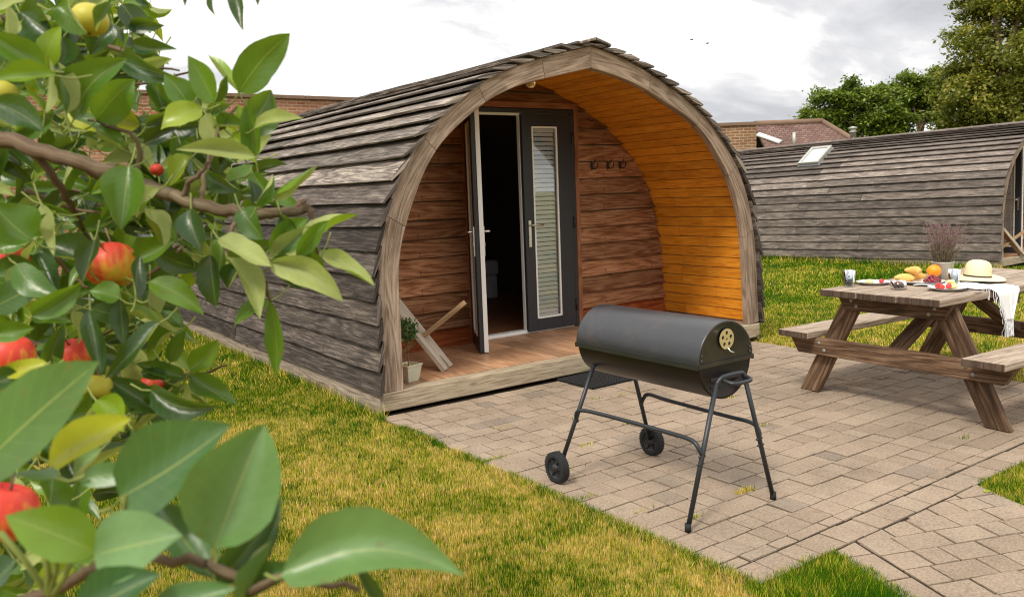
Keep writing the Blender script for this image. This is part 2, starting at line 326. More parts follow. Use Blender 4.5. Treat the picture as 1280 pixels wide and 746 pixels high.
# ------------------------------------------------------------------ mesh builder
class MB:
    def __init__(s): s.v = []; s.f = []; s.uv = []; s.r = []; s.mi = []; s.sm = []
    def face(s, idx, uvs, r=0., mi=0, sm=False):
        s.f.append(idx); s.uv.append(uvs); s.r.append(r); s.mi.append(mi); s.sm.append(sm)
    def grid(s, rows, r=None, mi=0, sm=True, uvs=None, closed=False, us=1.0, caps=False):
        """rows: list of rings / lines of points. u runs along the rows index."""
        r = random.random() if r is None else r
        n = len(rows); m = len(rows[0]); o = len(s.v)
        for row in rows: s.v.extend([tuple(p) for p in row])
        ul = [0.]
        for i in range(1, n): ul.append(ul[-1] + max((Vector(rows[i][j]) - Vector(rows[i - 1][j])).length for j in (0, m // 2)))
        vl = [0.]
        for j in range(1, m + 1): vl.append(vl[-1] + (Vector(rows[n // 2][j % m]) - Vector(rows[n // 2][j - 1])).length)
        for i in range(n - 1):
            for j in range(m if closed else m - 1):
                j2 = (j + 1) % m
                a, b, c, d = o + i * m + j, o + (i + 1) * m + j, o + (i + 1) * m + j2, o + i * m + j2
                if uvs: q = [uvs[i][j], uvs[i + 1][j], uvs[i + 1][j2], uvs[i][j2]]
                else: q = [(ul[i], vl[j]), (ul[i + 1], vl[j]), (ul[i + 1], vl[j + 1]), (ul[i], vl[j + 1])]
                s.face((a, b, c, d), q, r, mi, sm)
        if caps:
            for i, rev in ((0, False), (n - 1, True)):
                idx = [o + i * m + j for j in range(m)]
                c = Vector((0, 0, 0))
                q = [(.3 * math.cos(2 * PI * j / m) * vl[-1] / 6, .3 * math.sin(2 * PI * j / m) * vl[-1] / 6) for j in range(m)]
                if rev: idx = idx[::-1]; q = q[::-1]
                s.face(tuple(idx), q, r, mi, False)
    def box(s, c, ex, ey, ez, dims, r=None, mi=0, taper=None, endmi=None):
        """ex is the grain direction. dims full sizes. """
        r = random.random() if r is None else r
        c = Vector(c); ex = Vector(ex).normalized(); ey = Vector(ey).normalized(); ez = Vector(ez).normalized()
        a, b, d = (x / 2 for x in dims); o = len(s.v)
        for i in (-1, 1):
            for j in (-1, 1):
                for k in (-1, 1):
                    aa = a
                    if taper and k < 0: aa = a - taper
                    s.v.append(tuple(c + ex * (i * aa) + ey * (j * b) + ez * (k * d)))
        I = lambda i, j, k: o + i * 4 + j * 2 + k
        L, W, H = dims
        em = mi if endmi is None else endmi
        def q(ids, uvs, m_=None): s.face(ids, uvs, r, mi if m_ is None else m_)
        q((I(0,0,1), I(1,0,1), I(1,1,1), I(0,1,1)), [(0,0),(L,0),(L,W),(0,W)])
        q((I(0,1,0), I(1,1,0), I(1,0,0), I(0,0,0)), [(0,W+.5),(L,W+.5),(L,.5),(0,.5)])
        q((I(0,0,0), I(1,0,0), I(1,0,1), I(0,0,1)), [(0,-H),(L,-H),(L,0),(0,0)])
        q((I(0,1,1), I(1,1,1), I(1,1,0), I(0,1,0)), [(0,W),(L,W),(L,W+H),(0,W+H)])
        q((I(0,0,0), I(0,0,1), I(0,1,1), I(0,1,0)), [(0,0),(H*.3,0),(H*.3,W),(0,W)], em)
        q((I(1,1,0), I(1,1,1), I(1,0,1), I(1,0,0)), [(0,0),(H*.3,0),(H*.3,W),(0,W)], em)
    def abox(s, x0, x1, y0, y1, z0, z1, grain='x', r=None, mi=0, endmi=None):
        c = ((x0+x1)/2, (y0+y1)/2, (z0+z1)/2); d = (x1-x0, y1-y0, z1-z0)
        X, Y, Z = (1,0,0), (0,1,0), (0,0,1)
        if grain == 'x': s.box(c, X, Y, Z, d, r, mi, None, endmi)
        elif grain == 'y': s.box(c, Y, (-1,0,0), Z, (d[1], d[0], d[2]), r, mi)
        else: s.box(c, Z, Y, (-1,0,0), (d[2], d[1], d[0]), r, mi)
    def beam(s, p, q, w, h, up=(0,0,1), r=None, mi=0):
        p, q = Vector(p), Vector(q); ex = (q - p).normalized(); ey = Vector(up).cross(ex).normalized(); ez = ex.cross(ey)
        s.box((p + q) / 2, ex, ey, ez, ((q - p).length, w, h), r, mi)
    def tube(s, pts, rad, n=10, r=None, mi=0, caps=True):
        pts = [Vector(p) for p in pts]; rad = rad if hasattr(rad, '__len__') else [rad] * len(pts)
        t0 = (pts[1] - pts[0]).normalized(); a = t0.orthogonal().normalized(); rows = []
        for i, p in enumerate(pts):
            t = (pts[min(i + 1, len(pts) - 1)] - pts[max(i - 1, 0)]).normalized()
            a = (a - t * a.dot(t)).normalized(); b = t.cross(a)
            rows.append([p + (a * math.cos(2*PI*k/n) + b * math.sin(2*PI*k/n)) * rad[i] for k in range(n)])
        s.grid(rows, r, mi, True, closed=True, caps=caps)
    def lathe(s, prof, c=(0,0,0), axis=(0,0,1), n=24, r=None, mi=0, sm=True):
        c = Vector(c); az = Vector(axis).normalized(); ax = az.orthogonal().normalized(); ay = az.cross(ax)
        s.grid([[c + az * h + (ax * math.cos(2*PI*k/n) + ay * math.sin(2*PI*k/n)) * max(q, 1e-5) for k in range(n)] for q, h in prof], r, mi, sm, closed=True)
    def prism(s, poly, o, ex, ey, ez, depth, r=None, mi=0, grain=0):
        """poly 2D outline (ccw) in ex, ey; extruded along ez by depth."""
        r = random.random() if r is None else r
        o = Vector(o); ex, ey, ez = Vector(ex), Vector(ey), Vector(ez); n = len(poly); b = len(s.v)
        for k in (0, 1):
            for x, y in poly: s.v.append(tuple(o + ex * x + ey * y + ez * (depth * k)))
        U = (lambda p: (p[0], p[1])) if grain == 0 else (lambda p: (p[1], p[0]))
        s.face(tuple(b + n + i for i in range(n)), [U(p) for p in poly], r, mi)
        s.face(tuple(b + i for i in range(n))[::-1], [U(p) for p in poly][::-1], r, mi)
        for i in range(n):
            j = (i + 1) % n; l = math.dist(poly[i], poly[j])
            s.face((b + i, b + j, b + n + j, b + n + i), [(0, 0), (l, 0), (l, depth), (0, depth)], r, mi)
    def build(s, name, mats, parent=None, loc=None, bevel=0, seg=2, recalc=False):
        me = bpy.data.meshes.new(name); me.from_pydata(s.v, [], s.f)
        ul = me.uv_layers.new(name='UVMap')
        ul.data.foreach_set('uv', np.array([c for q in s.uv for p in q for c in p], dtype=np.float32))
        at_ = me.attributes.new('rnd', 'FLOAT', 'FACE'); at_.data.foreach_set('value', np.array(s.r, dtype=np.float32))
        me.polygons.foreach_set('use_smooth', np.array(s.sm, dtype=bool)); me.polygons.foreach_set('material_index', np.array(s.mi, dtype=np.int32))
        for m in (mats if isinstance(mats, (list, tuple)) else [mats]): me.materials.append(m)
        if recalc:
            bm = bmesh.new(); bm.from_mesh(me); bmesh.ops.recalc_face_normals(bm, faces=bm.faces); bm.to_mesh(me); bm.free()
        me.update()
        o = bpy.data.objects.new(name, me); COL.objects.link(o)
        if parent: o.parent = parent
        if loc is not None: o.location = loc
        if bevel:
            md = o.modifiers.new('bevel', 'BEVEL'); md.width = bevel; md.segments = seg; md.limit_method = 'ANGLE'; md.angle_limit = R(40)
        return o
def tag(o, label=None, cat=None, group=None, kind=None):
    if label: o['label'] = label
    if cat: o['category'] = cat
    if group: o['group'] = group
    if kind: o['kind'] = kind
    return o
def thing(name, label, cat, loc=(0,0,0), rz=0, group=None):
    o = bpy.data.objects.new(name, None); COL.objects.link(o); o.location = loc; o.rotation_euler = (0, 0, rz)
    o.empty_display_size = .1
    return tag(o, label, cat, group)
def copy_tree(o, parent=None):
    c = o.copy(); COL.objects.link(c)
    if parent: c.parent = parent
    for ch in list(o.children): copy_tree(ch, c)
    return c
def cr(pts, n=8):
    """Catmull-Rom through points (any dimension)"""
    P = [Vector(p) for p in pts]; P = [P[0] * 2 - P[1]] + P + [P[-1] * 2 - P[-2]]; out = []
    for i in range(1, len(P) - 2):
        for k in range(n):
            t = k / n; a, b, c, d = P[i-1], P[i], P[i+1], P[i+2]
            out.append(.5 * ((2*b) + (c-a)*t + (2*a-5*b+4*c-d)*t*t + (3*b-a-3*c+d)*t**3))
    out.append(P[-2]); return out
def resample(pts, ds=None, n=None):
    L = [0.]
    for a, b in zip(pts, pts[1:]): L.append(L[-1] + (b - a).length)
    n = n or max(2, round(L[-1] / ds) + 1); out = []; j = 0
    for i in range(n):
        s_ = L[-1] * i / (n - 1)
        while j < len(L) - 2 and L[j + 1] < s_: j += 1
        t = (s_ - L[j]) / max(1e-9, L[j + 1] - L[j]); out.append(pts[j].lerp(pts[j + 1], t))
    return out

# ------------------------------------------------------------------ world, sun
SUN_EL, SUN_AZ = R(53), R(246)       # compass bearing of the sun, clockwise from +Y
w = bpy.data.worlds.new('World'); sc.world = w; w.use_nodes = True
nt = w.node_tree
for n in list(nt.nodes): nt.nodes.remove(n)
class WT(NT):
    def __init__(s): s.t = nt; s.m = None
t = WT(); wo = t.n('ShaderNodeOutputWorld'); bg = t.n('ShaderNodeBackground'); t.l(bg.outputs[0], wo.inputs[0])
sk = t.n('ShaderNodeTexSky', sky_type='NISHITA'); sk.sun_disc = False; sk.sun_elevation = SUN_EL; sk.sun_rotation = SUN_AZ
D = t.n('ShaderNodeTexCoord').outputs['Generated']
sep = t.n('ShaderNodeSeparateXYZ'); t.l(D, sep.inputs[0])
zz = t.math('MAXIMUM', t.math('ADD', sep.outputs[2], .22), .03)
cp = t.n('ShaderNodeCombineXYZ'); t.l(t.math('DIVIDE', sep.outputs[0], zz), cp.inputs[0]); t.l(t.math('DIVIDE', sep.outputs[1], zz), cp.inputs[1])
cl = t.noise(t.scale(cp.outputs[0], (1.0, 1.7, 1)), 1.25, 7, .56, .35)
def spot(px, py, c0, c1):
    d = (RX * ((px - 640) / FPX) + DN * ((py - 373) / FPX) + FW).normalized()
    dt = t.n('ShaderNodeVectorMath', operation='DOT_PRODUCT'); t.l(D, dt.inputs[0]); dt.inputs[1].default_value = d
    return t.math('DIVIDE', t.math('SUBTRACT', dt.outputs['Value'], math.cos(R(c0))), math.cos(R(c1)) - math.cos(R(c0)), clamp=True)
bank = t.math('MULTIPLY', spot(1060, -10, 15, 3), .16)       # the grey bank of cloud in the north-east
cl2 = t.math('ADD', cl, bank)
ccol = t.ramp(cl2, [(.40, (10.5, 10.2, 9.6)), (.50, (8.8, 8.7, 8.5)), (.60, (5.9, 5.85, 5.95)), (.74, (4.2, 4.25, 4.5))])
dim = t.n('ShaderNodeMapRange'); t.l(sep.outputs[2], dim.inputs[0]); dim.inputs[1].default_value = .30; dim.inputs[2].default_value = .75; dim.inputs[3].default_value = 1.0; dim.inputs[4].default_value = 1.35
dc = t.n('ShaderNodeCombineColor')
for i in range(3): t.l(dim.outputs[0], dc.inputs[i])
ccol = t.mix(1.0, ccol, dc.outputs[0], 'MULTIPLY')      # an overcast sky is brightest overhead
mx = t.mix(.965, sk.outputs[0], ccol)
t.l(mx, bg.inputs[0]); bg.inputs[1].default_value = 0.1
sd = bpy.data.lights.new('sun', 'SUN'); so = bpy.data.objects.new('sun', sd); COL.objects.link(so)
sd.energy = 2.2; sd.angle = R(11); sd.color = (1, .93, .82)
sv = Vector((math.sin(SUN_AZ) * math.cos(SUN_EL), math.cos(SUN_AZ) * math.cos(SUN_EL), math.sin(SUN_EL)))
so.rotation_euler = sv.to_track_quat('Z', 'Y').to_euler(); so.location = sv * 30
sc.view_settings.view_transform = 'Standard'; sc.view_settings.look = 'None'; sc.view_settings.exposure = 0.55; sc.view_settings.gamma = 1

sc.render.engine = 'CYCLES'; sc.cycles.use_denoising = True; sc.cycles.use_adaptive_sampling = False; sc.cycles.filter_width = 1.15; sc.cycles.sample_clamp_indirect = 1.5
sc.cycles.max_bounces = 8; sc.cycles.diffuse_bounces = 4; sc.cycles.caustics_reflective = False; sc.cycles.caustics_refractive = False
# ------------------------------------------------------------------ ground
b = MB(); g_ = [-400, -60, -20, -8, 0, 8, 20, 60, 400]
b.grid([[(x, y, -.018) for x in g_] for y in g_], sm=False)
for i in range(len(b.f)): b.f[i] = b.f[i][::-1]
ground = tag(b.build('lawn_ground', M['lawn']), kind='structure')

def clip(poly, nx, ny, d):           # keep nx*x+ny*y >= d
    out = []
    for i in range(len(poly)):
        p, q = poly[i], poly[(i + 1) % len(poly)]; a = nx*p[0]+ny*p[1]-d; c = nx*q[0]+ny*q[1]-d
        if a >= 0: out.append(p)
        if (a < 0) != (c < 0): tt = a/(a-c); out.append((p[0]+(q[0]-p[0])*tt, p[1]+(q[1]-p[1])*tt))
    return out
def area(p): return abs(sum(p[i][0]*p[(i+1)%len(p)][1]-p[(i+1)%len(p)][0]*p[i][1] for i in range(len(p))))/2
def paver(b, poly, base=.0):
    """a cobble with worn, rounded arris; poly ccw"""
    if len(poly) < 3 or area(poly) < .0008: return
    cx = sum(p[0] for p in poly)/len(poly); cy = sum(p[1] for p in poly)/len(poly)
    h = base + random.uniform(-.0022, .0022); tx, ty = random.uniform(-.012, .012), random.uniform(-.012, .012)
    def ring(ins, z):
        res = []
        for x, y in poly:
            dx, dy = cx - x, cy - y; l = math.hypot(dx, dy) or 1
            k = min(.4, ins / l * 1.3); jx, jy = random.uniform(-.0015, .0015), random.uniform(-.0015, .0015)
            X, Y = x + dx*k + jx, y + dy*k + jy
            res.append((X, Y, z + h + (X-cx)*tx + (Y-cy)*ty))
        return res
    rings = [ring(.0042, -.012), ring(.0042, -.0014), ring(.0060, .0)]
    r = random.random(); o = len(b.v); n = len(poly)
    for rg in rings: b.v.extend(rg)
    for k in range(2):
        for i in range(n):
            j = (i+1) % n
            b.face((o+k*n+i, o+k*n+j, o+(k+1)*n+j, o+(k+1)*n+i), [(0,0)]*4, r, 0, False)
    b.face(tuple(o+2*n+i for i in range(n)), [(0,0)]*n, r, 0, False)
PX0, PX1 = -.05, 3.60
b = MB(); y = -.02
while y > -2.80:
    d = random.choice((.122, .128, .135, .14)); d = min(d, y + 2.835)
    if y - d < -2.80: d = y + 2.835
    x = PX0
    while x < PX1:
        l = random.choice((.10, .125, .14, .165, .20)); l = min(l, PX1 - x)
        if PX1 - x - l < .07: l = PX1 - x
        paver(b, [(x, y-d), (x+l, y-d), (x+l, y), (x, y)]); x += l
    y -= d
x = PX0
while x < PX1:
    l = min(random.choice((.11, .13, .16)), PX1 - x); paver(b, [(x, -2.975), (x+l, -2.975), (x+l, -2.842), (x, -2.842)]); x += l
patio = tag(b.build('patio', M['paver']), kind='structure')
b = MB(); b.grid([[(PX0+.01, -2.97, -.0055), (PX1-.01, -2.97, -.0055)], [(PX0+.01, .3, -.0055), (PX1-.01, .3, -.0055)]], sm=False)
for i in range(len(b.f)): b.f[i] = b.f[i][::-1]
tag(b.build('patio_bed', M['joint']), kind='structure')
PO = Vector((.524, -2.975)); PD = Vector((-.364, -.931)).normalized(); PN = Vector((.931, -.364)).normalized()
PW = .88
b = MB()
def pw(u, v): q = PO + PN*u + PD*v; return (q.x, q.y)
def quad(u0, u1, v0, v1): return [pw(u0, v1), pw(u1, v1), pw(u1, v0), pw(u0, v0)]
v = -.6
while v < 3.4:
    d = .124; u = .0
    while u < PW:
        l = min(random.choice((.11, .14, .17, .20)), PW - u)
        if PW - u - l < .07: l = PW - u
        paver(b, clip(quad(u, u+l, v, v+d), 0, -1, 2.98)); u += l
    v += d
v = -.5
while v < 3.4:
    paver(b, clip(quad(-.135, -.008, v, v+.205), 0, -1, 2.98)); v += .205
tag(b.build('path', M['paver']), kind='structure')
b = MB(); q = clip(quad(-.13, PW-.01, -.6, 3.35), 0, -1, 2.95); b.v = [(p[0], p[1], -.006) for p in q]; b.face(tuple(range(len(q))), [(0,0)]*len(q)); 
tag(b.build('path_bed', M['joint']), kind='structure')

# ------------------------------------------------------------------ grass (nobody could count it)
POD2 = Vector((10.52, 1.06)); POD2_A = R(2.6); S2 = .885
def on_hard(x, y, e=0.):
    if PX0 + e < x < PX1 - e and -2.975 + e < y < .3: return True
    if -.03 + e < x < 3.71 and -.01 < y < 7.3: return True
    dx, dy = x - PO.x, y - PO.y; u = dx*PN.x+dy*PN.y; v = dx*PD.x+dy*PD.y
    if -.135 + e < u < PW - e and v > -1 and y < -2.97: return True
    return False
def in_view(x, y, mg=60):
    d = Vector((x, y, 0)) - CAM; z = d.dot(FW)
    if z < .5: return False
    px = 640 + FPX*d.dot(RX)/z; py = 373 + FPX*d.dot(DN)/z
    return -mg < px < 1280 + mg and 100 < py < 746 + mg*2
V = []; RN = []
def blade(x, y, h, wd, lean):
    a = random.uniform(0, 2*PI); c, s_ = math.cos(a)*wd/2, math.sin(a)*wd/2
    la = random.uniform(0, 2*PI); lx, ly = math.cos(la)*lean*h, math.sin(la)*lean*h
    V.extend(((x-c, y-s_, -.02), (x+c, y+s_, -.02), (x+lx, y+ly, h))); RN.append(random.random())
def patch(x0, x1, y0, y1, dens, h0, h1, wd):
    for _ in range(int((x1-x0)*(y1-y0)*dens)):
        x, y = random.uniform(x0, x1), random.uniform(y0, y1)
        if not in_view(x, y) or on_hard(x, y, -.005): continue
        k = mnoise.noise(Vector((x*1.7, y*1.7, 0)))
        if random.random() > max(.45, .75 + k*.9 + .7*mnoise.noise(Vector((x*7, y*7, 3)))): continue
        blade(x, y, random.uniform(h0, h1)*(1+.5*k), wd, random.uniform(.3, 1.5))
patch(-2.2, .7, -4.2, -1.5, 60000, .002, .0065, .0032)
patch(-2.6, .1, -1.5, 1.5, 28000, .003, .0085, .0042)
patch(-3.6, .1, 1.5, 9, 6500, .008, .024, .007)
patch(.3, 3.6, -3.9, -2.97, 14000, .006, .016, .0036)
patch(3.6, 6.5, -4, 3, 5000, .005, .014, .008)
patch(6.5, 11, -4, 9, 1700, .008, .022, .014)
# longer tufts along edges the mower misses
for _ in range(5200):
    y = random.uniform(-.05, 7); x = -.035 - abs(random.gauss(0, .03))
    if random.random() < .4 + .6*mnoise.noise(Vector((0, y*2.3, 1))) + .3: blade(x, y, random.uniform(.02, .085), .006, random.uniform(.2, .9))
for _ in range(5200):
    y = random.uniform(-2.99, .0); x = PX0 - .012 + random.gauss(0, .012)
    if mnoise.noise(Vector((4, y*3.1, 1))) > -.1: blade(x - abs(random.gauss(0, .02)), y, random.uniform(.012, .035), .004, random.uniform(.3, 1.2))
def finish_grass(name, mat, label):
    me = bpy.data.meshes.new(name); nb = len(RN)
    me.vertices.add(nb*3); me.vertices.foreach_set('co', np.array(V, dtype=np.float32).ravel())
    me.loops.add(nb*3); me.loops.foreach_set('vertex_index', np.arange(nb*3, dtype=np.int32))
    me.polygons.add(nb); me.polygons.foreach_set('loop_start', np.arange(0, nb*3, 3, dtype=np.int32)); me.update(calc_edges=True)
    a_ = me.attributes.new('rnd', 'FLOAT', 'FACE'); a_.data.foreach_set('value', np.array(RN, dtype=np.float32)); me.materials.append(mat)
    tag(bpy.data.objects.new(name, me), label, 'grass', kind='stuff'); COL.objects.link(bpy.data.objects[name])
    print(name, nb); V.clear(); RN.clear()
for _ in range(3500):
    y = random.uniform(1.0, 9); t_ = (y-1.06); x = 10.50 - t_*.045 - abs(random.gauss(0, .05)); blade(x, y, random.uniform(.03, .12), .014, random.uniform(.2, .8))
for _ in range(1500):
    y = random.uniform(-2.9, -.1); blade(3.62 + abs(random.gauss(0, .03)), y, random.uniform(.02, .05), .007, random.uniform(.2, 1))
for _ in range(900):
    y = random.uniform(.0, 3); blade(3.75 + abs(random.gauss(0, .03)), y, random.uniform(.03, .08), .007, random.uniform(.2, 1))
for _ in range(900):        # dark clover-like tufts in the turf
    cx, cy = random.uniform(-2.2, -.1), random.uniform(-4, 3)
    if mnoise.noise(Vector((cx*1.3, cy*1.3, 5))) < .05 or on_hard(cx, cy): continue
    for _ in range(16): blade(cx + random.gauss(0, .03), cy + random.gauss(0, .03), random.uniform(.008, .02), .006, random.uniform(.4, 1.6)); RN[-1] = random.uniform(0, .15)
finish_grass('grass', M['blade'], 'short lawn grass, green with dry straw-coloured patches around the paving')
for _ in range(16000):       # lush clumps left and right of the path, spilling over the stones
    y = random.uniform(-3.75, -2.93); k = (y - PO.y) / PD.y; xl = PO.x + PD.x*k - .135; x = random.uniform(-.12, xl + .05)
    e = min((xl - x), (-2.975 - y)*1.0, (x + .10) + .05)
    lim = .03*mnoise.noise(Vector((x*9, y*9, 2)))
    cr_ = math.hypot(max(0, .09 - (xl - x)), max(0, .09 - (-2.975 - y)))
    if e < -.02 + lim or cr_ > .115: continue
    blade(x, y, random.uniform(.02, .055)*min(1, .45 + max(0, e)*6), .0042, random.uniform(.2, 1.1))
for _ in range(16000):
    y = random.uniform(-3.9, -2.95); k = (y - PO.y) / PD.y; xl = PO.x + PD.x*k + PW/.931; x = xl - .03 + abs(random.gauss(0, .45))
    e = min(x - xl, -2.975 - y); cr_ = math.hypot(max(0, .09 - (x - xl)), max(0, .09 - (-2.975 - y)))
    if e < -.02 + .03*mnoise.noise(Vector((x*9, y*9, 3))) or cr_ > .115: continue
    blade(x, y, random.uniform(.018, .05)*min(1, .45 + max(0, e)*6), .0042, random.uniform(.2, 1.1))
for _ in range(7000):        # green fringe hanging over the stones along the lawn edge
    y = random.uniform(-2.99, .0); n_ = mnoise.noise(Vector((4, y*2.7, 1)))
    if n_ < -.15: continue
    x = PX0 + random.gauss(-.012, .014) + .012*n_; blade(x, y, random.uniform(.010, .032), .004, random.uniform(.3, 1.2))
finish_grass('grass_clumps', M['lush'], 'lush green grass clumps spilling over the paving edges beside the path')
# weeds in the joints
V2 = MB()
for wx, wy, nn in ((.62, -2.36, 70), (.22, -2.42, 30), (.02, -1.95, 40), (.02, -1.2, 40), (1.55, -1.75, 14), (2.1, -2.6, 16), (.55, -1.35, 18), (1.9, -1.2, 20), (.62, -2.36, 26), (.10, -2.23, 16), (1.25, -.62, 14), (1.42, -.66, 14), (.85, -.9, 10), (1.62, -.55, 12), (.4, -.75, 8), (1.0, -1.18, 10), (.2, -1.6, 10)):
    for _ in range(nn):
        x, y = wx + random.gauss(0, .03), wy + random.gauss(0, .008); a = random.uniform(0, 2*PI); h = random.uniform(.008, .022)
        o = len(V2.v); V2.v.extend(((x-.003*math.cos(a), y-.003*math.sin(a), -.005), (x+.003*math.cos(a), y+.003*math.sin(a), -.005), (x+random.uniform(-.02, .02), y+random.uniform(-.02, .02), h*1.3)))
        V2.face((o, o+1, o+2), [(0,0)]*3, random.random()*.5)
tag(V2.build('weeds', M['blade']), 'small weeds growing in the joints of the paved patio', 'weeds', kind='stuff')

# ------------------------------------------------------------------ the arched timber pod
OL = [(-.02,.0),(-.015,.15),(-.003,.55),(.003,.971),(.123,1.405),(.357,1.754),(.804,2.108),(1.237,2.288),(1.815,2.434)]
OR = [(3.722,.0),(3.715,.135),(3.695,.487),(3.668,.835),(3.61,1.126),(3.555,1.298),(3.457,1.494),(3.323,1.673),(3.132,1.857),(2.912,2.024),(2.605,2.181),(2.221,2.336),(1.815,2.434)]
IL = [(.135,.146),(.14,.5),(.152,.959),(.252,1.296),(.43,1.634),(.689,1.878),(1.092,2.102),(1.81,2.274)]
IR = [(3.57,.146),(3.54,.621),(3.508,.962),(3.465,1.147),(3.398,1.316),(3.302,1.484),(3.173,1.648),(3.028,1.798),(2.851,1.925),(2.646,2.021),(2.351,2.146),(2.103,2.22),(1.81,2.274)]
C2 = lambda pts: [p for p in cr(pts, 10)]
cOL, cOR, cIL, cIR = C2(OL), C2(OR), C2(IL), C2(IR)
def offs(curve, d, side):           # shift a curve along its outward normal (side -1 left half, +1 right half)
    out = []
    for i, p in enumerate(curve):
        tn = (curve[min(i+1, len(curve)-1)] - curve[max(i-1, 0)]).normalized()
        n = Vector((-tn.y, tn.x)) if side < 0 else Vector((tn.y, -tn.x))
        out.append(p + n*d)
    return out
LEN = 7.2; BACK = 1.155; DECK = .146
def make_pod(label, cat, cladm, roofm, group, ajar=-116, back=1.155):
    BACK = back
    pod = thing('camping_pod', label, cat, group=group)
    # --- clapboards, laid from the plinth to the ridge
    for side, curve in ((-1, cOL), (1, cOR)):
        pl = MB(); b = MB(); S = resample(curve, n=400); L = [0.]
        for a, c in zip(S, S[1:]): L.append(L[-1] + (c-a).length)
        def pt(s_):
            s_ = max(0, min(L[-1]-1e-6, s_)); j = int(np.searchsorted(L, s_, side='right')) - 1; j = min(j, len(S)-2)
            tt = (s_-L[j])/max(1e-9, L[j+1]-L[j]); tn = (S[j+1]-S[j]).normalized()
            return S[j].lerp(S[j+1], tt), (Vector((-tn.y, tn.x)) if side < 0 else Vector((tn.y, -tn.x)))
        s0 = .138; nb_ = 22; st = (L[-1]-s0)/nb_
        p0, n0 = pt(.0); p1, n1 = pt(.150)
        # plinth board
        pl.box(((p0.x+p1.x)/2 + n0.x*.006, LEN/2 + .05, .068), (0,1,0), (-side if side<0 else -1, 0, 0), (0,0,1), (LEN+.06, .03, .15), .37)
        pl.build('plinth', M['plinth'], pod, bevel=.004, seg=1)
        for k in range(nb_):
            sa, sb = s0 + st*k, min(L[-1], s0 + st*(k+1) + .045)
            pa, na = pt(sa); pm, nm = pt((sa+sb)/2); pb, nb2 = pt(sb)
            y = -.022 - random.uniform(0, .018); th = random.uniform(.013, .017); lift = random.uniform(.050, .060) if 7 < k else random.uniform(.042, .050)
            while y < LEN:
                l = random.uniform(2.4, 3.9)
                if k == 0: l = max(l, 3)
                y1 = min(LEN + random.uniform(0, .03), y + l)
                if LEN - y1 < .8: y1 = LEN + random.uniform(0, .03)
                nsec = max(3, int((y1-y)/.35)); rows = []; r = random.random(); ph = random.uniform(0, 50)
                if side > 0: lift = random.uniform(.036, .044)
                cup = random.uniform(-.004, .006)
                for q in range(nsec+1):
                    yy = y + .003 + (y1-y-.006)*q/nsec
                    wob = mnoise.noise(Vector((ph, yy*1.1, k)))*.010 + (random.uniform(-.006, .006) if q in (0, nsec) else 0)
                    lf = lift + mnoise.noise(Vector((ph+9, yy*.9, k)))*.007 + (random.uniform(0, .010) if q in (0, nsec) else 0)
                    A = pt(sa - wob)[0]; ring = [A + na*lf, pm + nm*(.026+th*.5+cup), pb + nb2*(.004+th*.3), pb + nb2*.001, pm + nm*.002, A + na*(lf-th)]
                    rows.append([(p.x, yy, p.y) for p in ring])
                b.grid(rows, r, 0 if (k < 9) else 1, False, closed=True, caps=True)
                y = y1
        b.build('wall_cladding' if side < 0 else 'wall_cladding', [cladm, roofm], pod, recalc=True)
        # inner shell behind the boards, closed at the far end, keeps the room dark
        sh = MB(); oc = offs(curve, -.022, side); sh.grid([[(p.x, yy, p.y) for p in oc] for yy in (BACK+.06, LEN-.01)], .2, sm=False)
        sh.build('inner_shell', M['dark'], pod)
    # ridge cap
    b = MB(); b.box((1.815-.07, LEN/2-.02, 2.456), (0,1,0), (-1,0,-.25), (-.25,0,1), (LEN+.06, .15, .02)); b.box((1.815+.075, LEN/2-.01, 2.457), (0,1,0), (-1,0,.27), (.27,0,1), (LEN+.08, .16, .02))
    b.build('ridge_cap', roofm, pod, bevel=.004, seg=1)
    # far gable
    b = MB(); poly = [(p.x, p.y) for p in offs(cOL, -.02, -1)] + [(p.x, p.y) for p in offs(cOR, -.02, 1)[::-1][1:]]
    b.prism(poly[::-1], (0, LEN-.04, 0), (1,0,0), (0,0,1), (0,1,0), .03, .3); b.build('rear_gable', cladm, pod, recalc=True)
    # --- front arch, sawn from short curved lengths
    b = MB()
    for side, co, ci in ((-1, cOL, cIL), (1, cOR, cIR)):
        O = resample([p for p in co if p.y > .144], n=121); I = resample(ci, n=121)
        cuts = [0, 41, 62, 82, 103, 120] if side < 0 else [0, 30, 52, 74, 97, 120]
        y0, y1 = .006, .066
        for ca, cb in zip(cuts, cuts[1:]):
            rows = []; r = random.random()
            for i in range(ca, cb+1, 1):
                o_, i_ = O[i], I[i]; g = 0
                tn = (O[min(i+1,120)]-O[max(i-1,0)]).normalized()
                if i == ca and ca: o_ = o_ + tn*.0018; i_ = i_ + tn*.0018
                if i == cb and cb < 120: o_ = o_ - tn*.0018; i_ = i_ - tn*.0018
                if i == cb and cb == 120: o_ = o_ + Vector((side*.0015, 0)); i_ = i_ + Vector((side*.0015, 0))
                c_ = .006; e = (o_-i_).normalized()*c_
                rows.append([(i_.x, y1, i_.y), (i_.x, y0+c_, i_.y), (i_.x+e.x, y0, i_.y+e.y), (o_.x-e.x, y0, o_.y-e.y), (o_.x, y0+c_, o_.y), (o_.x, y1, o_.y)])
            b.grid(rows, r, 0, False, closed=True, caps=True)
    b.build('front_arch', M['frame'], pod, recalc=True)
    # --- sill beam and deck
    b = MB(); b.abox(-.022, 3.72, 0, .11, .022, .1455, 'x', .62); b.build('sill_beam', M['beam'], pod, bevel=.008)
    b = MB(); x = .02; i = 0
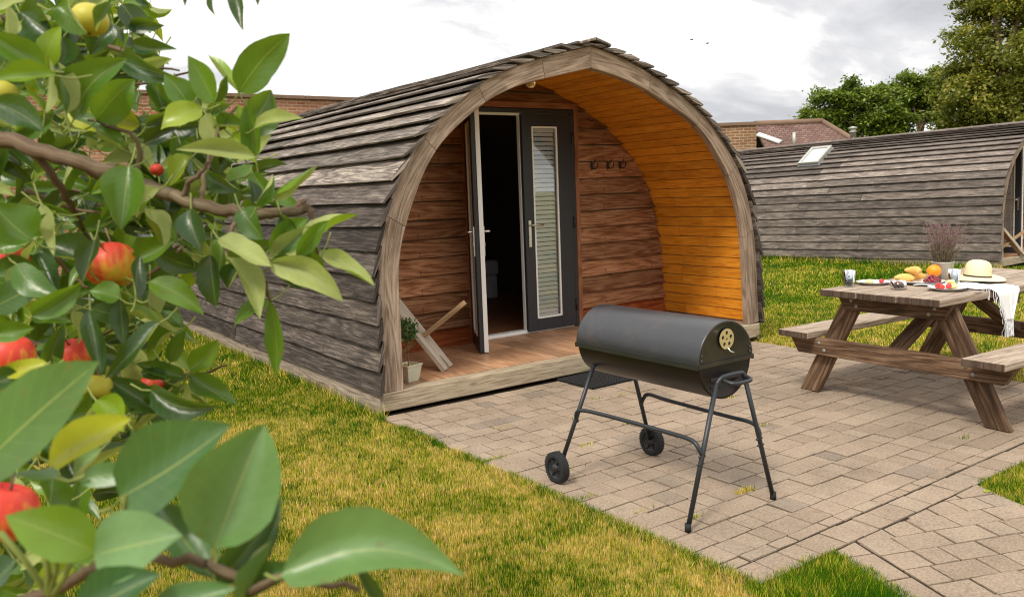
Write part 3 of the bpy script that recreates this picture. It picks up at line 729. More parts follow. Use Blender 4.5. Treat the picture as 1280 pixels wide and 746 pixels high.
    while x < 3.68:
        wdt = .185; x1 = min(x+wdt, 3.69); y = .1125; off = random.uniform(.3, .9)
        while y < BACK+.03:
            y1 = min(BACK+.03, y + off); off = 1.2
            b.abox(x, x1-.0012, y, y1-.0012, .10, DECK + random.uniform(-.0004, .0004), 'y'); y = y1
        x = x1
    b.build('deck', M['deck'], pod)
    # --- orange lining boards of the porch
    b = MB()
    for side, curve in ((-1, cOL), (1, cOR)):
        oc = resample([p for p in offs(curve, -.035, side) if p.y > DECK - .01 and (p.x - 1.815)*side >= -.001], ds=.0105)
        st = 9; i = 0
        while i < len(oc)-1:
            j = min(i+st, len(oc)-1); seg = oc[i:j+1]; n_ = len(seg)
            cut = random.uniform(.3, .9) if random.random() < .45 else None
            for ya, yb in ([(.067, BACK+.02)] if cut is None else [(.067, cut-.001), (cut+.001, BACK+.02)]):
                cx = Vector((1.8, 1.0)); rows = []
                P = [seg[0] + (seg[1]-seg[0]).normalized()*.003] + seg[1:-1] + [seg[-1] - (seg[-1]-seg[-2]).normalized()*.003]
                e0 = (P[0]-cx).normalized()*.009; e1 = (P[-1]-cx).normalized()*.009
                P = [P[0]+e0] + P + [P[-1]+e1]
                r = random.random()
                b.grid([[(p.x, yy, p.y) for p in P] for yy in (ya, yb)], r, 0, False)
            i = j
    b.build('porch_lining', M['soffit'], pod)
    b = MB()
    for side, curve in ((-1, cOL), (1, cOR)):
        oc = offs(curve, -.026, side); b.grid([[(p.x, yy, p.y) for p in oc] for yy in (.066, BACK+.05)], .2, sm=False)
    b.build('lining_backing', M['dark'], pod)
    # --- back wall of the porch: clapboards either side of and over the doors
    def xlim(z):
        lo = min((p for p in cOL), key=lambda p: abs(p.y-z)).x + .02; hi = min((p for p in cOR), key=lambda p: abs(p.y-z)).x - .02
        return lo, hi
    def ztop(x): return min((p for p in (cOL if x < 1.815 else cOR)), key=lambda p: abs(p.x-x) + (9 if p.y < .5 else 0)).y - .03
    DX0, DX1, DTOP = 1.365, 2.59, 2.105
    b = MB(); z = DECK; k = 0
    while z < 2.40:
        h = .150; zt = z + h - .008
        lo, hi = xlim(z+.0)
        for xa, xb in (((lo, DX0), (DX1, hi)) if z + h < DTOP + .05 else ((lo, hi),)):
            if xb - xa < .05: continue
            r = random.random(); rows = []; ns = max(4, int((xb-xa)/.06)); ph = random.uniform(0, 90)
            for q in range(ns+1):
                xx = xa + (xb-xa)*q/ns; wv = mnoise.noise(Vector((ph, xx*1.4, 0)))*.006; zz0 = max(z + wv, DECK+.001)
                if z + h >= DTOP + .05: zz0 = max(zz0, DTOP) if DX0 < xx < DX1 else zz0
                zc_ = max(zz0 + .002, min(zt, ztop(xx)))
                rows.append([(xx, BACK-.046, min(zz0, zc_)), (xx, BACK-.046, min(zz0+.003, zc_)), (xx, BACK-.010, zc_), (xx, BACK-.002, zc_), (xx, BACK-.030, min(zz0+.002, zc_))])
            b.grid(rows, r, 1 if k == 0 else 0, False, closed=True, caps=True)
        z += h; k += 1
        if z > 2.26: break
    b.build('porch_back_wall', [M['back'], M['backlow']], pod, recalc=True)
    # solid wall behind the boards with the door opening left open
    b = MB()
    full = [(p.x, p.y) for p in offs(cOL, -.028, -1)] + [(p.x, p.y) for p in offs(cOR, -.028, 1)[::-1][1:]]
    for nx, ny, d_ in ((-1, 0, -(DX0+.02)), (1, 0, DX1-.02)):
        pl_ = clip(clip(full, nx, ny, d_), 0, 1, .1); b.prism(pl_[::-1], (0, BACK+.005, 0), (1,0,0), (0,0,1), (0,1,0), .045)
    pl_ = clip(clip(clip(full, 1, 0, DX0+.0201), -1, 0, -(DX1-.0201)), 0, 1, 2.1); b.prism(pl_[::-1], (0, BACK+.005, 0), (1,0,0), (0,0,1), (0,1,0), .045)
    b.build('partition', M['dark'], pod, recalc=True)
    # --- door surround, frame and leaves
    b = MB(); b.abox(DX1-.045, DX1, BACK-.05, BACK, DECK, DTOP, 'z'); b.abox(DX0, DX1, BACK-.05, BACK, DTOP, DTOP+.05, 'x'); b.abox(DX0, DX0+.012, BACK-.05, BACK, DECK, DTOP, 'z')
    b.build('door_trim', M['trimw'], pod, bevel=.003, seg=1)
    FX0, FX1 = DX0+.014, DX1-.047
    b = MB(); b.abox(FX0, FX0+.035, BACK-.045, BACK+.04, DECK, 2.10, 'z'); b.abox(FX1-.03, FX1, BACK-.045, BACK+.04, DECK, 2.10, 'z'); b.abox(FX0+.035, FX1-.03, BACK-.045, BACK+.04, 2.065, 2.10, 'x')
    df = b.build('door_frame', M['anth'], pod, bevel=.003, seg=1)
    b = MB(); b.abox(FX0+.037, FX1-.032, BACK-.02, BACK+.06, DECK, DECK+.028, 'x'); b.build('threshold', M['upvc'], df, bevel=.002, seg=1); b = MB(); b.abox(FX0+.037, FX1-.032, BACK-.012, BACK+.03, 2.045, 2.0648, 'x'); b.build('head_lining', M['upvc'], df, bevel=.002, seg=1)
    LW = (FX1-.03 - FX0-.035)/2 - .003; ZB, ZT = DECK+.012, 2.058
    def leaf(px, py, rot, mirror):
        """a glazed door leaf; local x from hinge to free edge, outside face at -y"""
        root = bpy.data.objects.new('door', None); COL.objects.link(root); root.parent = pod; root.location = (px, py, 0); root.rotation_euler = (0, 0, rot)
        sx = -1 if mirror else 1
        X = lambda a: a*sx
        def bx(b_, xa, xb, ya, yb, za, zb, gr='z'): b_.abox(min(X(xa), X(xb)), max(X(xa), X(xb)), ya, yb, za, zb, gr)
        b_ = MB(); sl, sr = .098, .165        # lock stile (free edge), hinge stile
        GL, GR = LW - .105, .165
        bx(b_, 0, GR, -.035, .0, ZB, ZT); bx(b_, GL, LW, -.035, .0, ZB, ZT); bx(b_, GR, GL, -.035, 0, ZB, ZB+.11, 'x'); bx(b_, GR, GL, -.035, 0, ZT-.11, ZT, 'x')
        fr = b_.build('door_leaf', M['anth'], root, bevel=.003, seg=1)
        b_ = MB()
        bx(b_, 0.001, GR-.001, .0005, .034, ZB, ZT); bx(b_, GL+.001, LW+.006, .0005, .034, ZB, ZT); bx(b_, GR, GL, .0005, .034, ZB, ZB+.11, 'x'); bx(b_, GR, GL, .0005, .034, ZT-.11, ZT, 'x')
        bx(b_, GR-.002, GR+.014, -.0352, -.02, ZB+.11, ZT-.11); bx(b_, GL-.014, GL+.002, -.0352, -.02, ZB+.11, ZT-.11); bx(b_, GR+.014, GL-.014, -.0352, -.02, ZB+.108, ZB+.124, 'x'); bx(b_, GR+.014, GL-.014, -.0352, -.02, ZT-.124, ZT-.108, 'x')
        b_.build('white_inner_face', M['upvc'], root)
        b_ = MB(); bx(b_, GR+.002, GL-.002, -.019, -.013, ZB+.11, ZT-.11); b_.build('glass_pane', M['glass'], root)
        b_ = MB(); zc = ZB+.125
        while zc < ZT-.16:
            b_.box((X((GR+GL)/2), .004, zc), (1,0,0), (0, .5, .866), (0, -.866, .5), (GL-GR-.03, .036, .002)); zc += .040
        bx(b_, GR+.01, GL-.01, -.004, .016, ZT-.155, ZT-.115, 'x'); bx(b_, GR+.01, GL-.01, -.002, .012, ZB+.112, ZB+.124, 'x')
        for q in (.25, .75): bx(b_, GR+(GL-GR)*q-.0007, GR+(GL-GR)*q+.0007, .002, .0034, ZB+.12, ZT-.12)
        b_.build('venetian_blind', M['blind'], root)
        hz = 1.08; hx = LW-.045
        for sy in (-1, 1):
            fy = -.035 if sy < 0 else .034
            b_ = MB(); bx(b_, hx-.014, hx+.014, min(fy, fy+sy*.010), max(fy, fy+sy*.010), hz-.17, hz+.06)
            b_.tube([(X(hx), fy+sy*.008, hz+.02), (X(hx), fy+sy*.045, hz+.02), (X(hx-.008), fy+sy*.052, hz+.02), (X(hx-.115), fy+sy*.052, hz+.018)], .0085, 8)
            b_.tube([(X(hx), fy+sy*.008, hz-.08), (X(hx), fy+sy*.014, hz-.08)], .012, 10)
            b_.build('door_handle', M['steel'], root, bevel=.002, seg=1)
        for hz_ in (.35, 1.1, 1.85):
            b_ = MB(); b_.tube([(X(-.004), -.042, hz_-.05), (X(-.004), -.042, hz_+.05)], .009, 8); b_.build('hinge', M['anth'], root)
        return root
    leaf(FX1-.03, BACK-.008, 0, True)
    leaf(FX0+.036, BACK-.034, R(ajar), False)
    # room floor seen through the open door
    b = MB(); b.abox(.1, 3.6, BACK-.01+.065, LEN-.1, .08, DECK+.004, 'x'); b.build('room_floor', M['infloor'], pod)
    return pod
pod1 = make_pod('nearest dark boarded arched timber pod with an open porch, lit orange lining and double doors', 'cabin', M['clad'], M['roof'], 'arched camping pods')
pod2 = make_pod('silver grey boarded arched timber pod across the lawn with a roof skylight and flue', 'cabin', M['clad2'], M['clad2'], 'arched camping pods', -92, .80)
pod2.location = (POD2.x, POD2.y, 0); pod2.rotation_euler = (-R(1.2), 0, POD2_A); pod2.scale = (S2,)*3
# skylight and flue of the far pod (local pod coordinates)
def on_left(s_):
    S = resample(cOL, n=300); L = [0.]
    for a, c in zip(S, S[1:]): L.append(L[-1]+(c-a).length)
    j = int(np.searchsorted(L, s_)); j = min(max(j, 1), len(S)-1); tn = (S[j]-S[j-1]).normalized(); return S[j], tn, Vector((-tn.y, tn.x))
p, tn, nn = on_left(2.37)
ex, ez = Vector((tn.x, 0, tn.y)), Vector((nn.x, 0, nn.y)); yc = 3.85
c0 = Vector((p.x, yc, p.y)) + ez*.028
b = MB(); b.box(c0, ex, (0,1,0), ez, (.66, .50, .03)); fl = b.build('skylight_flashing', M['lead'], pod2, bevel=.01)
b = MB()
for sgn in (-1, 1): b.box(c0 + Vector((0, sgn*.20, 0)) + ez*.05, ex, (0,1,0), ez, (.62, .06, .06)); b.box(c0 + ex*(sgn*.28) + ez*.05, (0,1,0), -ex, ez, (.34, .06, .06))
sf = b.build('skylight', M['zinc'], pod2, bevel=.006)
b = MB(); b.box(c0 + ez*.045, ex, (0,1,0), ez, (.52, .34, .02)); b.build('skylight_pane', M['sky_glass'], sf)
b = MB(); pf = Vector((1.95, 3.72, 2.40)); b.lathe([(.0, -.1), (.06, -.1), (.06, .22), (.075, .22), (.075, .24), (.05, .245), (.05, .29), (.085, .295), (.085, .32), (.0, .345)], pf, n=16); b.build('flue_pipe', M['zinc'], pod2)

# ------------------------------------------------------------------ things in and on the porch
b = MB(); b.abox(2.35, 3.2, 3.4, 5.2, .15, .42, 'y'); 
bed = thing('bed', 'low grey bed base glimpsed in the dark room through the open pod door', 'bed', (0,0,0))
b.build('bed_base', M['bedding'], bed, bevel=.02); b = MB(); b.abox(2.33, 3.22, 3.38, 5.22, .421, .60, 'y'); b.build('mattress', M['bedding'], bed, bevel=.04, seg=3)
for i, (hx, lb) in enumerate(((2.757, 'black iron double coat hook closest to the glazed door'), (2.953, 'middle black iron coat hook of three on the porch wall'), (3.104, 'black iron coat hook farthest from the door, beside the orange lining'))):
    t_ = thing('coat_hook', lb, 'coat hook', (hx, BACK-.024, 1.60), 0, 'coat hooks on the porch wall'); t_.scale = (.68,.68,.68)
    b = MB(); b.lathe([(0, 0), (.022, 0), (.02, .008), (0, .012)], (0,0,.0), (0,-1,0), 14); b.abox(-.008, .008, -.01, 0, -.06, .07, 'z'); b.build('back_plate', M['iron'], t_, bevel=.002, seg=1)
    for sx in (-1, 1):
        b = MB(); b.tube(cr([(0,-.008,-.02), (sx*.025,-.05,-.035), (sx*.042,-.075,-.01), (sx*.045,-.075,.03)], 6), .0075, 8); b.lathe([(0,-.011),(.011,0),(0,.011)], (sx*.045,-.075,.035), n=8); b.build('prong', M['iron'], t_)
    b = MB(); b.tube(cr([(0,-.008,.03), (0,-.05,.04), (0,-.085,.065), (0,-.085,.085)], 6), .0075, 8); b.build('prong', M['iron'], t_)
t_ = thing('porch_lamp', 'small amber glass bulb lamp under the top of the porch arch', 'lamp', (1.345, .13, 2.20))
b = MB(); b.lathe([(0,.05),(.03,.05),(.03,.02),(.02,.0),(.0,.0)], n=16); b.build('lamp_holder', M['brass'], t_)
b = MB(); b.lathe([(0,-.075),(.018,-.072),(.032,-.058),(.038,-.038),(.032,-.018),(.018,-.002),(.0,-.001)], n=20); b.build('bulb', M['bulb'], t_)

def make_plank_chair(label):
    root = thing('plank_chair', label, 'chair', group='crossed plank chairs on the pod porches')
    # back plank: leans back from its forked foot; local x forward
    b = MB(); ex = Vector((-.62, 0, .785)).normalized(); ey = Vector((0, 1, 0)); ez = ex.cross(ey)
    wv = .092; L_ = 1.0
    poly = [(0, -wv), (0, -.03), (.12, -.006), (.12, .006), (0, .03), (0, wv), (L_-.08, wv), (L_, wv-.06), (L_, -wv+.06), (L_-.08, -wv)]
    b.prism(poly, (.50, 0, .012), ex, ey, ez, .036, .4); b.build('back_plank', M['chair'], root, bevel=.004, seg=1, recalc=True)
    b = MB(); ex = Vector((.80, 0, .60)).normalized(); ez = ex.cross(ey)
    poly = [(0, -.028), (.70, -.028), (.73, -.018), (.74, 0), (.73, .018), (.70, .028), (0, .028)]
    b.prism(poly, (.06, 0, .03), ex, ey, ez, .034, .7); b.build('seat_plank', M['chairrod'], root, bevel=.004, seg=1, recalc=True)
    return root
ch1 = make_plank_chair('bleached crossed plank chair with a forked foot beside the pot on the near pod porch')
ch1.location = (.358, .723, DECK); ch1.rotation_euler = (0, 0, R(-49))
ch2 = copy_tree(ch1); ch2['label'] = 'grey crossed plank chair on the porch of the far pod at the right edge'
ch2.location = (10.92, 1.40, DECK*S2); ch2.rotation_euler = (0, 0, R(-40))
# topiary in a square pot
t_ = thing('potted_topiary', 'small green topiary ball in a square cream pot beside the porch post', 'potted plant', (.285, .215, DECK), R(14))
b = MB(); prof = [(.0, 0.), (.048, 0.), (.066, .108), (.070, .108), (.070, .118), (.060, .118), (.055, .10)]
b.grid([[(sx*q, sy*q, h) for sx, sy in ((-1,-1),(1,-1),(1,1),(-1,1))] for q, h in prof], sm=False, closed=True); b.build('pot', M['cream'], t_, bevel=.002, seg=1)
b = MB(); b.grid([[(x*.058, y*.058, .104+random.uniform(-.004,.01)) for x in np.linspace(-1,1,7)] for y in np.linspace(-1,1,7)], sm=False); b.build('mulch', M['soil'], t_, recalc=True)
b = MB(); b.tube(cr([(0,0,.1),(.004,.002,.18),(-.003,0,.26),(0,0,.33)],4), .004, 6); b.build('stem', M['bark'], t_)

def add_leaf(b, P0, P1, wd, nrm, fold=.25, curl=.15, wave=.0, tone=.5, n=9, shape=(.62, .95), rough_edge=0.0, bow=0.0, twist=0.0, roll_edge=0.0, mi=0):
    P0, P1 = Vector(P0), Vector(P1); ax = P1 - P0; L = ax.length; ax = ax/L
    nz = Vector(nrm); nz = (nz - ax*nz.dot(ax))
    if nz.length < 1e-4: nz = ax.orthogonal()
    nz.normalize(); sd_ = nz.cross(ax); rows = []; uvs = []
    pk = shape[0]/(shape[0]+shape[1]); mxv = pk**shape[0]*(1-pk)**shape[1]; ph = random.uniform(0, 6)
    for i in range(n):
        t = i/(n-1); wv = wd*.5*(t**shape[0]*(1-t)**shape[1])/mxv if 0 < t < 1 else 0
        if i == 0: wv = wd*.02
        zc = -curl*L*(t-.0)**2 + curl*L*.5*t
        tw_ = twist*(t-.3); nz_ = nz*math.cos(tw_) + sd_*math.sin(tw_); sd2 = nz_.cross(ax)
        c = P0 + ax*(L*t) + nz*zc + sd_*(bow*L*math.sin(PI*t)); row = []; ur = []
        for s_ in (-1, -.5, 0, .5, 1):
            e = wv*(1 + (rough_edge*random.uniform(-1, 1) if abs(s_) == 1 else 0))
            zz_ = abs(s_)*e*fold + roll_edge*e*(abs(s_)**3)*(1 if s_ > 0 else .4) + wave*wd*math.sin(ph + t*8 + (2.1 if s_ > 0 else 0))*abs(s_)**2*math.sin(PI*t)
            row.append(c + sd2*(s_*e*math.cos(min(1.2, fold*.9))) + nz_*zz_); ur.append((t, .5+.5*s_))
        rows.append(row); uvs.append(ur)
    b.grid(rows, tone, mi, True, uvs=uvs)
b = MB()
for _ in range(330):
    d = Vector((random.gauss(0,1), random.gauss(0,1), random.gauss(0,1))).normalized(); p = Vector((0,0,.355)) + d*random.uniform(.03, .078)
    q = (d + Vector((random.gauss(0,.6), random.gauss(0,.6), random.gauss(0,.6)))).normalized(); add_leaf(b, p, p+q*random.uniform(.022,.034), .016, d, .2, .1, 0, random.random(), 4)
b.build('foliage', M['topiary'], t_)
# door mat: rubber grid
t_ = thing('door_mat', 'black rubber grid door mat lying on the paving against the pod step', 'door mat', (1.40, -.40, .004), R(1.5))
b = MB(); W_, H_ = .62, .385
n1, n2 = 22, 14
for i in range(n1+1): b.abox(W_*i/n1-.006, W_*i/n1+.006, -.006, H_+.006, 0, .014, 'y', .3)
for j in range(n2+1): b.abox(-.006, W_+.006, H_*j/n2-.006, H_*j/n2+.006, 0, .0125, 'x', .3)
b.build('rubber_grid', M['rubber'], t_)

# ------------------------------------------------------------------ barrel barbecue
t_ = thing('barrel_barbecue', 'black barrel barbecue with a brass vent disc, standing on tube legs with two wheels', 'barbecue', (.38, -2.06, 0))
Y0, Y1, RR, ZC, XC = -.39, .39, .168, .657, .012
def half(y0, y1, r, a0, a1, n=28): return [[(XC + r*math.cos(a), y, ZC + r*math.sin(a)) for a in np.linspace(a0, a1, n)] for y in (y0, y1)]
def drum(y0, y1, r, a0, a1, name, mat, lip=.0):
    b = MB(); A = np.linspace(a0, a1, 30); e = .006
    ring = lambda y, rr: [(XC + rr*math.cos(a), y, ZC + rr*math.sin(a)) for a in A]
    c = lambda y: [(XC + r*.0*math.cos(a), y, ZC) for a in A]
    fl = lambda y: [(XC + (r-e*2)*math.cos(a), y, ZC + (r-e*2)*math.sin(a)) for a in A]
    flat = lambda y: [(XC + (r-.014)*math.cos(a), y, ZC + .0 + (r-.014)*math.sin(a)) for a in A]
    mid = lambda y: [(XC + r*.9*math.cos(a), y, ZC) for a in A]
    rows = [mid(y0+.003), flat(y0+.001), fl(y0), ring(y0-.002, r-.004), ring(y0, r), ring(y0+.003, r)] + [ring(y0 + (y1-y0)*k/8, r) for k in range(1, 8)] + [ring(y1-.003, r), ring(y1, r), ring(y1+.002, r-.004), fl(y1), flat(y1-.001), mid(y1-.003)]
    b.grid(rows, .3, 0, True)
    if lip:
        for s_, a in ((1, a0), (-1, a1)): b.abox(XC + s_*(r+.002) - .004, XC + s_*(r+.002) + .004, y0-.003, y1+.003, ZC-.016, ZC+.006, 'y')
        b.abox(XC-r, XC+r, y0-.005, y0-.001, ZC-.012, ZC+.005, 'x'); b.abox(XC-r, XC+r, y1+.001, y1+.005, ZC-.012, ZC+.005, 'x')
    o = b.build(name, mat, t_, recalc=False); 
    return o
lid = drum(Y0, Y1, RR+.004, 0, PI, 'lid', M['bbq'], True)
M['bbqlow'].node_tree.nodes['Principled BSDF'].inputs['Specular IOR Level'].default_value = .35
low = drum(Y0+.006, Y1-.006, RR-.004, -PI, 0, 'drum', M['bbqlow'])
for sx in (-1, 1):
    for dz in (-.075, -.105):
        b = MB(); b.abox(XC + sx*.055-.032, XC + sx*.055+.032, Y0+.003, Y0+.008, ZC+dz-.008, ZC+dz+.008, 'x'); b.build('air_slot', M['iron'], low, bevel=.002, seg=1)
# vent disc with five holes
b = MB(); n = 40; Rv = .044; holes = [(.026*math.cos(R(90+72*k)), .026*math.sin(R(90+72*k))) for k in range(5)] + [(0,0)]
vc = (XC-.002, Y0-.008, ZC+.094)
bm_ = bmesh.new()
def disc(x, z, r, nseg): 
    return [bm_.verts.new((vc[0]+x+r*math.cos(2*PI*k/nseg), 0, vc[2]+z+r*math.sin(2*PI*k/nseg))) for k in range(nseg)]
loops = [disc(0,0,Rv,n)] + [disc(x,z,.0085 if (x or z) else .005,12) for x,z in holes]
edges = []
for lp in loops:
    for k in range(len(lp)): edges.append(bm_.edges.new((lp[k], lp[(k+1)%len(lp)])))
bmesh.ops.triangle_fill(bm_, use_beauty=True, edges=edges, normal=(0,-1,0))
res = bmesh.ops.extrude_face_region(bm_, geom=list(bm_.faces))
for v_ in [g for g in res['geom'] if isinstance(g, bmesh.types.BMVert)]: v_.co.y += .003
for v_ in bm_.verts: v_.co.y += vc[1]
bmesh.ops.recalc_face_normals(bm_, faces=bm_.faces)
me = bpy.data.meshes.new('vent_disc'); bm_.to_mesh(me); bm_.free(); me.materials.append(M['brass']); vd = bpy.data.objects.new('vent_disc', me); COL.objects.link(vd); vd.parent = lid
b = MB(); b.lathe([(.041,0),(.041,.002)], (vc[0], Y0-.0035, vc[2]), (0,-1,0), 24); b.lathe([(0,.001),(.041,.001)], (vc[0], Y0-.003, vc[2]), (0,-1,0), 24); b.build('vent_backing', M['iron'], lid)
b = MB(); b.tube([(vc[0], Y0-.011, vc[2]-.036), (vc[0]+.006, Y0-.02, vc[2]-.052), (vc[0]+.02, Y0-.028, vc[2]-.058)], .004, 8); b.build('vent_tab', M['steel'], lid)
for (dx, dz) in ((-.152,.02),(-.152,.04),(.152,.02),(.152,.04)):
    b = MB(); b.lathe([(.0045,0),(.004,.003),(0,.004)], (XC+dx, Y0-.003, ZC+dz), (0,-1,0), 8); b.build('rivet', M['bbq'], lid)
# near leg frame: an inverted U of tube, with the pull handle on its top bar
XL, XR = -.283, .26; YN = Y0-.03
TR = .0107
foot = lambda x: (x, YN-.025, .012)
b = MB(); P = cr([(-.083, YN, .575), (-.062, YN-.006, .598), (-.035, YN-.008, .604), (.04, YN-.008, .604), (.075, YN-.006, .598), (.096, YN, .575)], 6)
b.tube(P, TR, 10); b.build('top_bar', M['tube'], t_)
for x0, x1 in ((-.083, XL), (.096, XR)):
    b = MB(); b.tube([(x0, YN, .578), (x1, YN-.02, .012)], TR, 10); lg = b.build('leg', M['tube'], t_)
    b = MB(); b.tube([(x1+.001*(x1>0), YN-.02, .034), (x1, YN-.02, .001)], .0138, 10); b.build('rubber_foot', M['rubber'], lg)
b = MB(); b.tube(cr([(-.055, YN-.005, .592), (-.05, YN-.045, .583), (-.03, YN-.062, .58), (.05, YN-.062, .58), (.072, YN-.045, .583), (.078, YN-.005, .592)], 6), .0085, 10); b.build('handle', M['tube'], t_)
YF = Y1-.04
for x0, x1 in ((-.105, -.305), (.125, .285)):
    b = MB(); b.tube([(x0, YF-.03, .565), (x1+.0, YF+.005, .09)], TR, 10); lg = b.build('leg', M['tube'], t_)
for s_, x1 in ((-1, -.325), (1, .308)):
    wr = thing('wheel', None, None); wr.parent = t_; wr.location = (x1, YF+.012, .075)
    b = MB(); b.lathe([(.05,-.019),(.066,-.021),(.074,-.016),(.076,-.006),(.076,.006),(.074,.016),(.066,.021),(.05,.019)], (0,0,0), (1,0,0), 36)
    for k in range(36):
        a = 2*PI*k/36; b.box((0, .0745*math.cos(a), .0745*math.sin(a)), (1,0,0), (0,-math.sin(a),math.cos(a)), (0,math.cos(a),math.sin(a)), (.036,.006,.004))
    b.build('tyre', M['rubber'], wr)
    b = MB(); b.lathe([(.052,-.014),(.046,-.008),(.02,-.006),(.018,-.02),(.0,-.022)], (0,0,0), (1,0,0), 30); b.lathe([(.052,.014),(.046,.008),(.02,.006),(.018,.02),(.0,.022)], (0,0,0), (1,0,0), 30)
    for k in range(6):
        a = 2*PI*k/6
        for q in (-.011, .011): b.box((q, .034*math.cos(a), .034*math.sin(a)), (0,math.cos(a),math.sin(a)), (1,0,0), (0,-math.sin(a),math.cos(a)), (.03,.006,.008))
    b.build('rim', M['iron'], wr)
for sx, a0, a1 in ((-1, (-.20, -.215), (-.205, -.225)), (1, (.205, .215), (.195, .215))):
    b = MB(); xn = -.083+(XL+.083)*(.578-.30)/.566 if sx < 0 else .096+(XR-.096)*(.578-.30)/.566; xf = -.105+(-.20)*(.565-.31)/.475 if sx < 0 else .125+.16*(.565-.31)/.475
    yn = YN-.012; yf = YF-.012
    b.tube(cr([(xn+sx*.0, yn, .285), (xn+sx*.012, yn+.012, .325), (xn+sx*.012, yn+.055, .352), (xn*.7+xf*.3, yn+.2, .354), (xf*.7+xn*.3, yf-.2, .354), (xf+sx*.010, yf-.05, .352), (xf+sx*.012, yf-.01, .325), (xf, yf, .285)], 6), .0095, 9)
    b.build('side_rail', M['tube'], t_)
    for z_ in (.292, .262):
        xx = (-.083+(XL+.083)*(.578-z_)/.566) if sx < 0 else .096+(XR-.096)*(.578-z_)/.566
        b = MB(); b.lathe([(0,-.019),(.005,-.018),(.005,.018),(0,.019)], (xx, YN-.01, z_), (1,0,0), 8); b.build('bolt', M['tube'], t_)

# ------------------------------------------------------------------ picnic table
TA = R(-2.5); TO = Vector((2.20, -2.03, 0))
tb = thing('picnic_table', 'weathered brown wooden picnic table with attached benches on the paving', 'picnic table', TO, TA)
TZ = .72; TL = 1.75
b = MB()
for yc in (-.262, 0, .262): b.abox(0.0 + random.uniform(-.006,.006), TL, yc-.125, yc+.125, TZ-.042, TZ + random.uniform(-.002,.001), 'x', None, 0, 1)
b.build('tabletop', [M['tabletop'], M['endgrain']], tb, bevel=.006)
for sy in (-1, 1):
    b = MB(); b.abox(.05 if sy > 0 else -.02, TL+.02, sy*.635-.115, sy*.635+.115, .378, .42, 'x', None, 0, 1); b.build('bench_seat', [M['tabletop'], M['endgrain']], tb, bevel=.006)
for xf, sd_ in ((.17, 1), (TL-.17, -1)):
    b = MB(); b.box((xf, 0, TZ-.042-.05), (0,1,0), (-1,0,0), (0,0,1), (.74, .045, .095), None, 0, .05); bt = b.build('top_batten', M['table'], tb, bevel=.004, seg=1)
    b = MB(); b.box((xf - sd_*.004, 0, .322), (0,1,0), (-1,0,0), (0,0,1), (1.47, .045, .112), None, 0, .07); cbm = b.build('cross_beam', M['table'], tb, bevel=.004, seg=1)
    for sy in (-1, 1):
        b = MB(); o_ = Vector((xf + sd_*.0235, 0, 0)); W_ = .062
        p, q = Vector((sy*.615, 0)), Vector((sy*.275, TZ-.043)); d = (q-p).normalized(); hw = W_/abs(d.y)
        poly = [(p.x-hw, 0.002), (p.x+hw, 0.002), (q.x+hw, q.y), (q.x-hw, q.y)]
        b.v = []; 
        X0, X1 = (o_.x, o_.x+.045) if sd_ > 0 else (o_.x-.045, o_.x)
        for X in (X0, X1): b.v += [(X, y_, z_) for y_, z_ in poly]
        r = random.random(); uvl = lambda i: ((poly[i][0]*d.x + poly[i][1]*d.y), (poly[i][0]*-d.y + poly[i][1]*d.x))
        b.face((0,3,2,1), [uvl(i) for i in (0,3,2,1)], r); b.face((4,5,6,7), [uvl(i) for i in (0,1,2,3)], r)
        for i in range(4):
            j = (i+1)%4; a, c = uvl(i), uvl(j); b.face((i, j, 4+j, 4+i), [(a[0], 0), (c[0], 0), (c[0], .045), (a[0], .045)], r)
        b.build('leg', M['table'], tb, bevel=.004, seg=1, recalc=True)
    for y_, z_ in ((-.46,.345),(-.50,.30),(.50,.345),(.46,.30)):
        b = MB(); b.lathe([(.012,0),(.011,.004),(.006,.006),(0,.007)], (xf - sd_*.0265, y_, z_), (-sd_,0,0), 12); b.build('bolt', M['bolt'], cbm)
    for y_, z_ in ((-.27,TZ-.075),(-.235,TZ-.11),(.27,TZ-.075),(.235,TZ-.11)):
        b = MB(); b.lathe([(.012,0),(.011,.004),(.006,.006),(0,.007)], (xf - sd_*.0225, y_, z_), (-sd_,0,0), 12); b.build('bolt', M['bolt'], bt)
    b = MB(); b.beam((xf + sd_*.03, .02*sd_, .33), (TL/2 - sd_*.06, .02*sd_, TZ-.06), .045, .095, (0,1,0)); b.build('brace', M['table'], tb, bevel=.004, seg=1)
b = MB(); b.abox(TL/2-.035, TL/2+.035, -.36, .36, TZ-.11, TZ-.0425, 'y'); b.build('middle_batten', M['table'], tb, bevel=.004, seg=1)

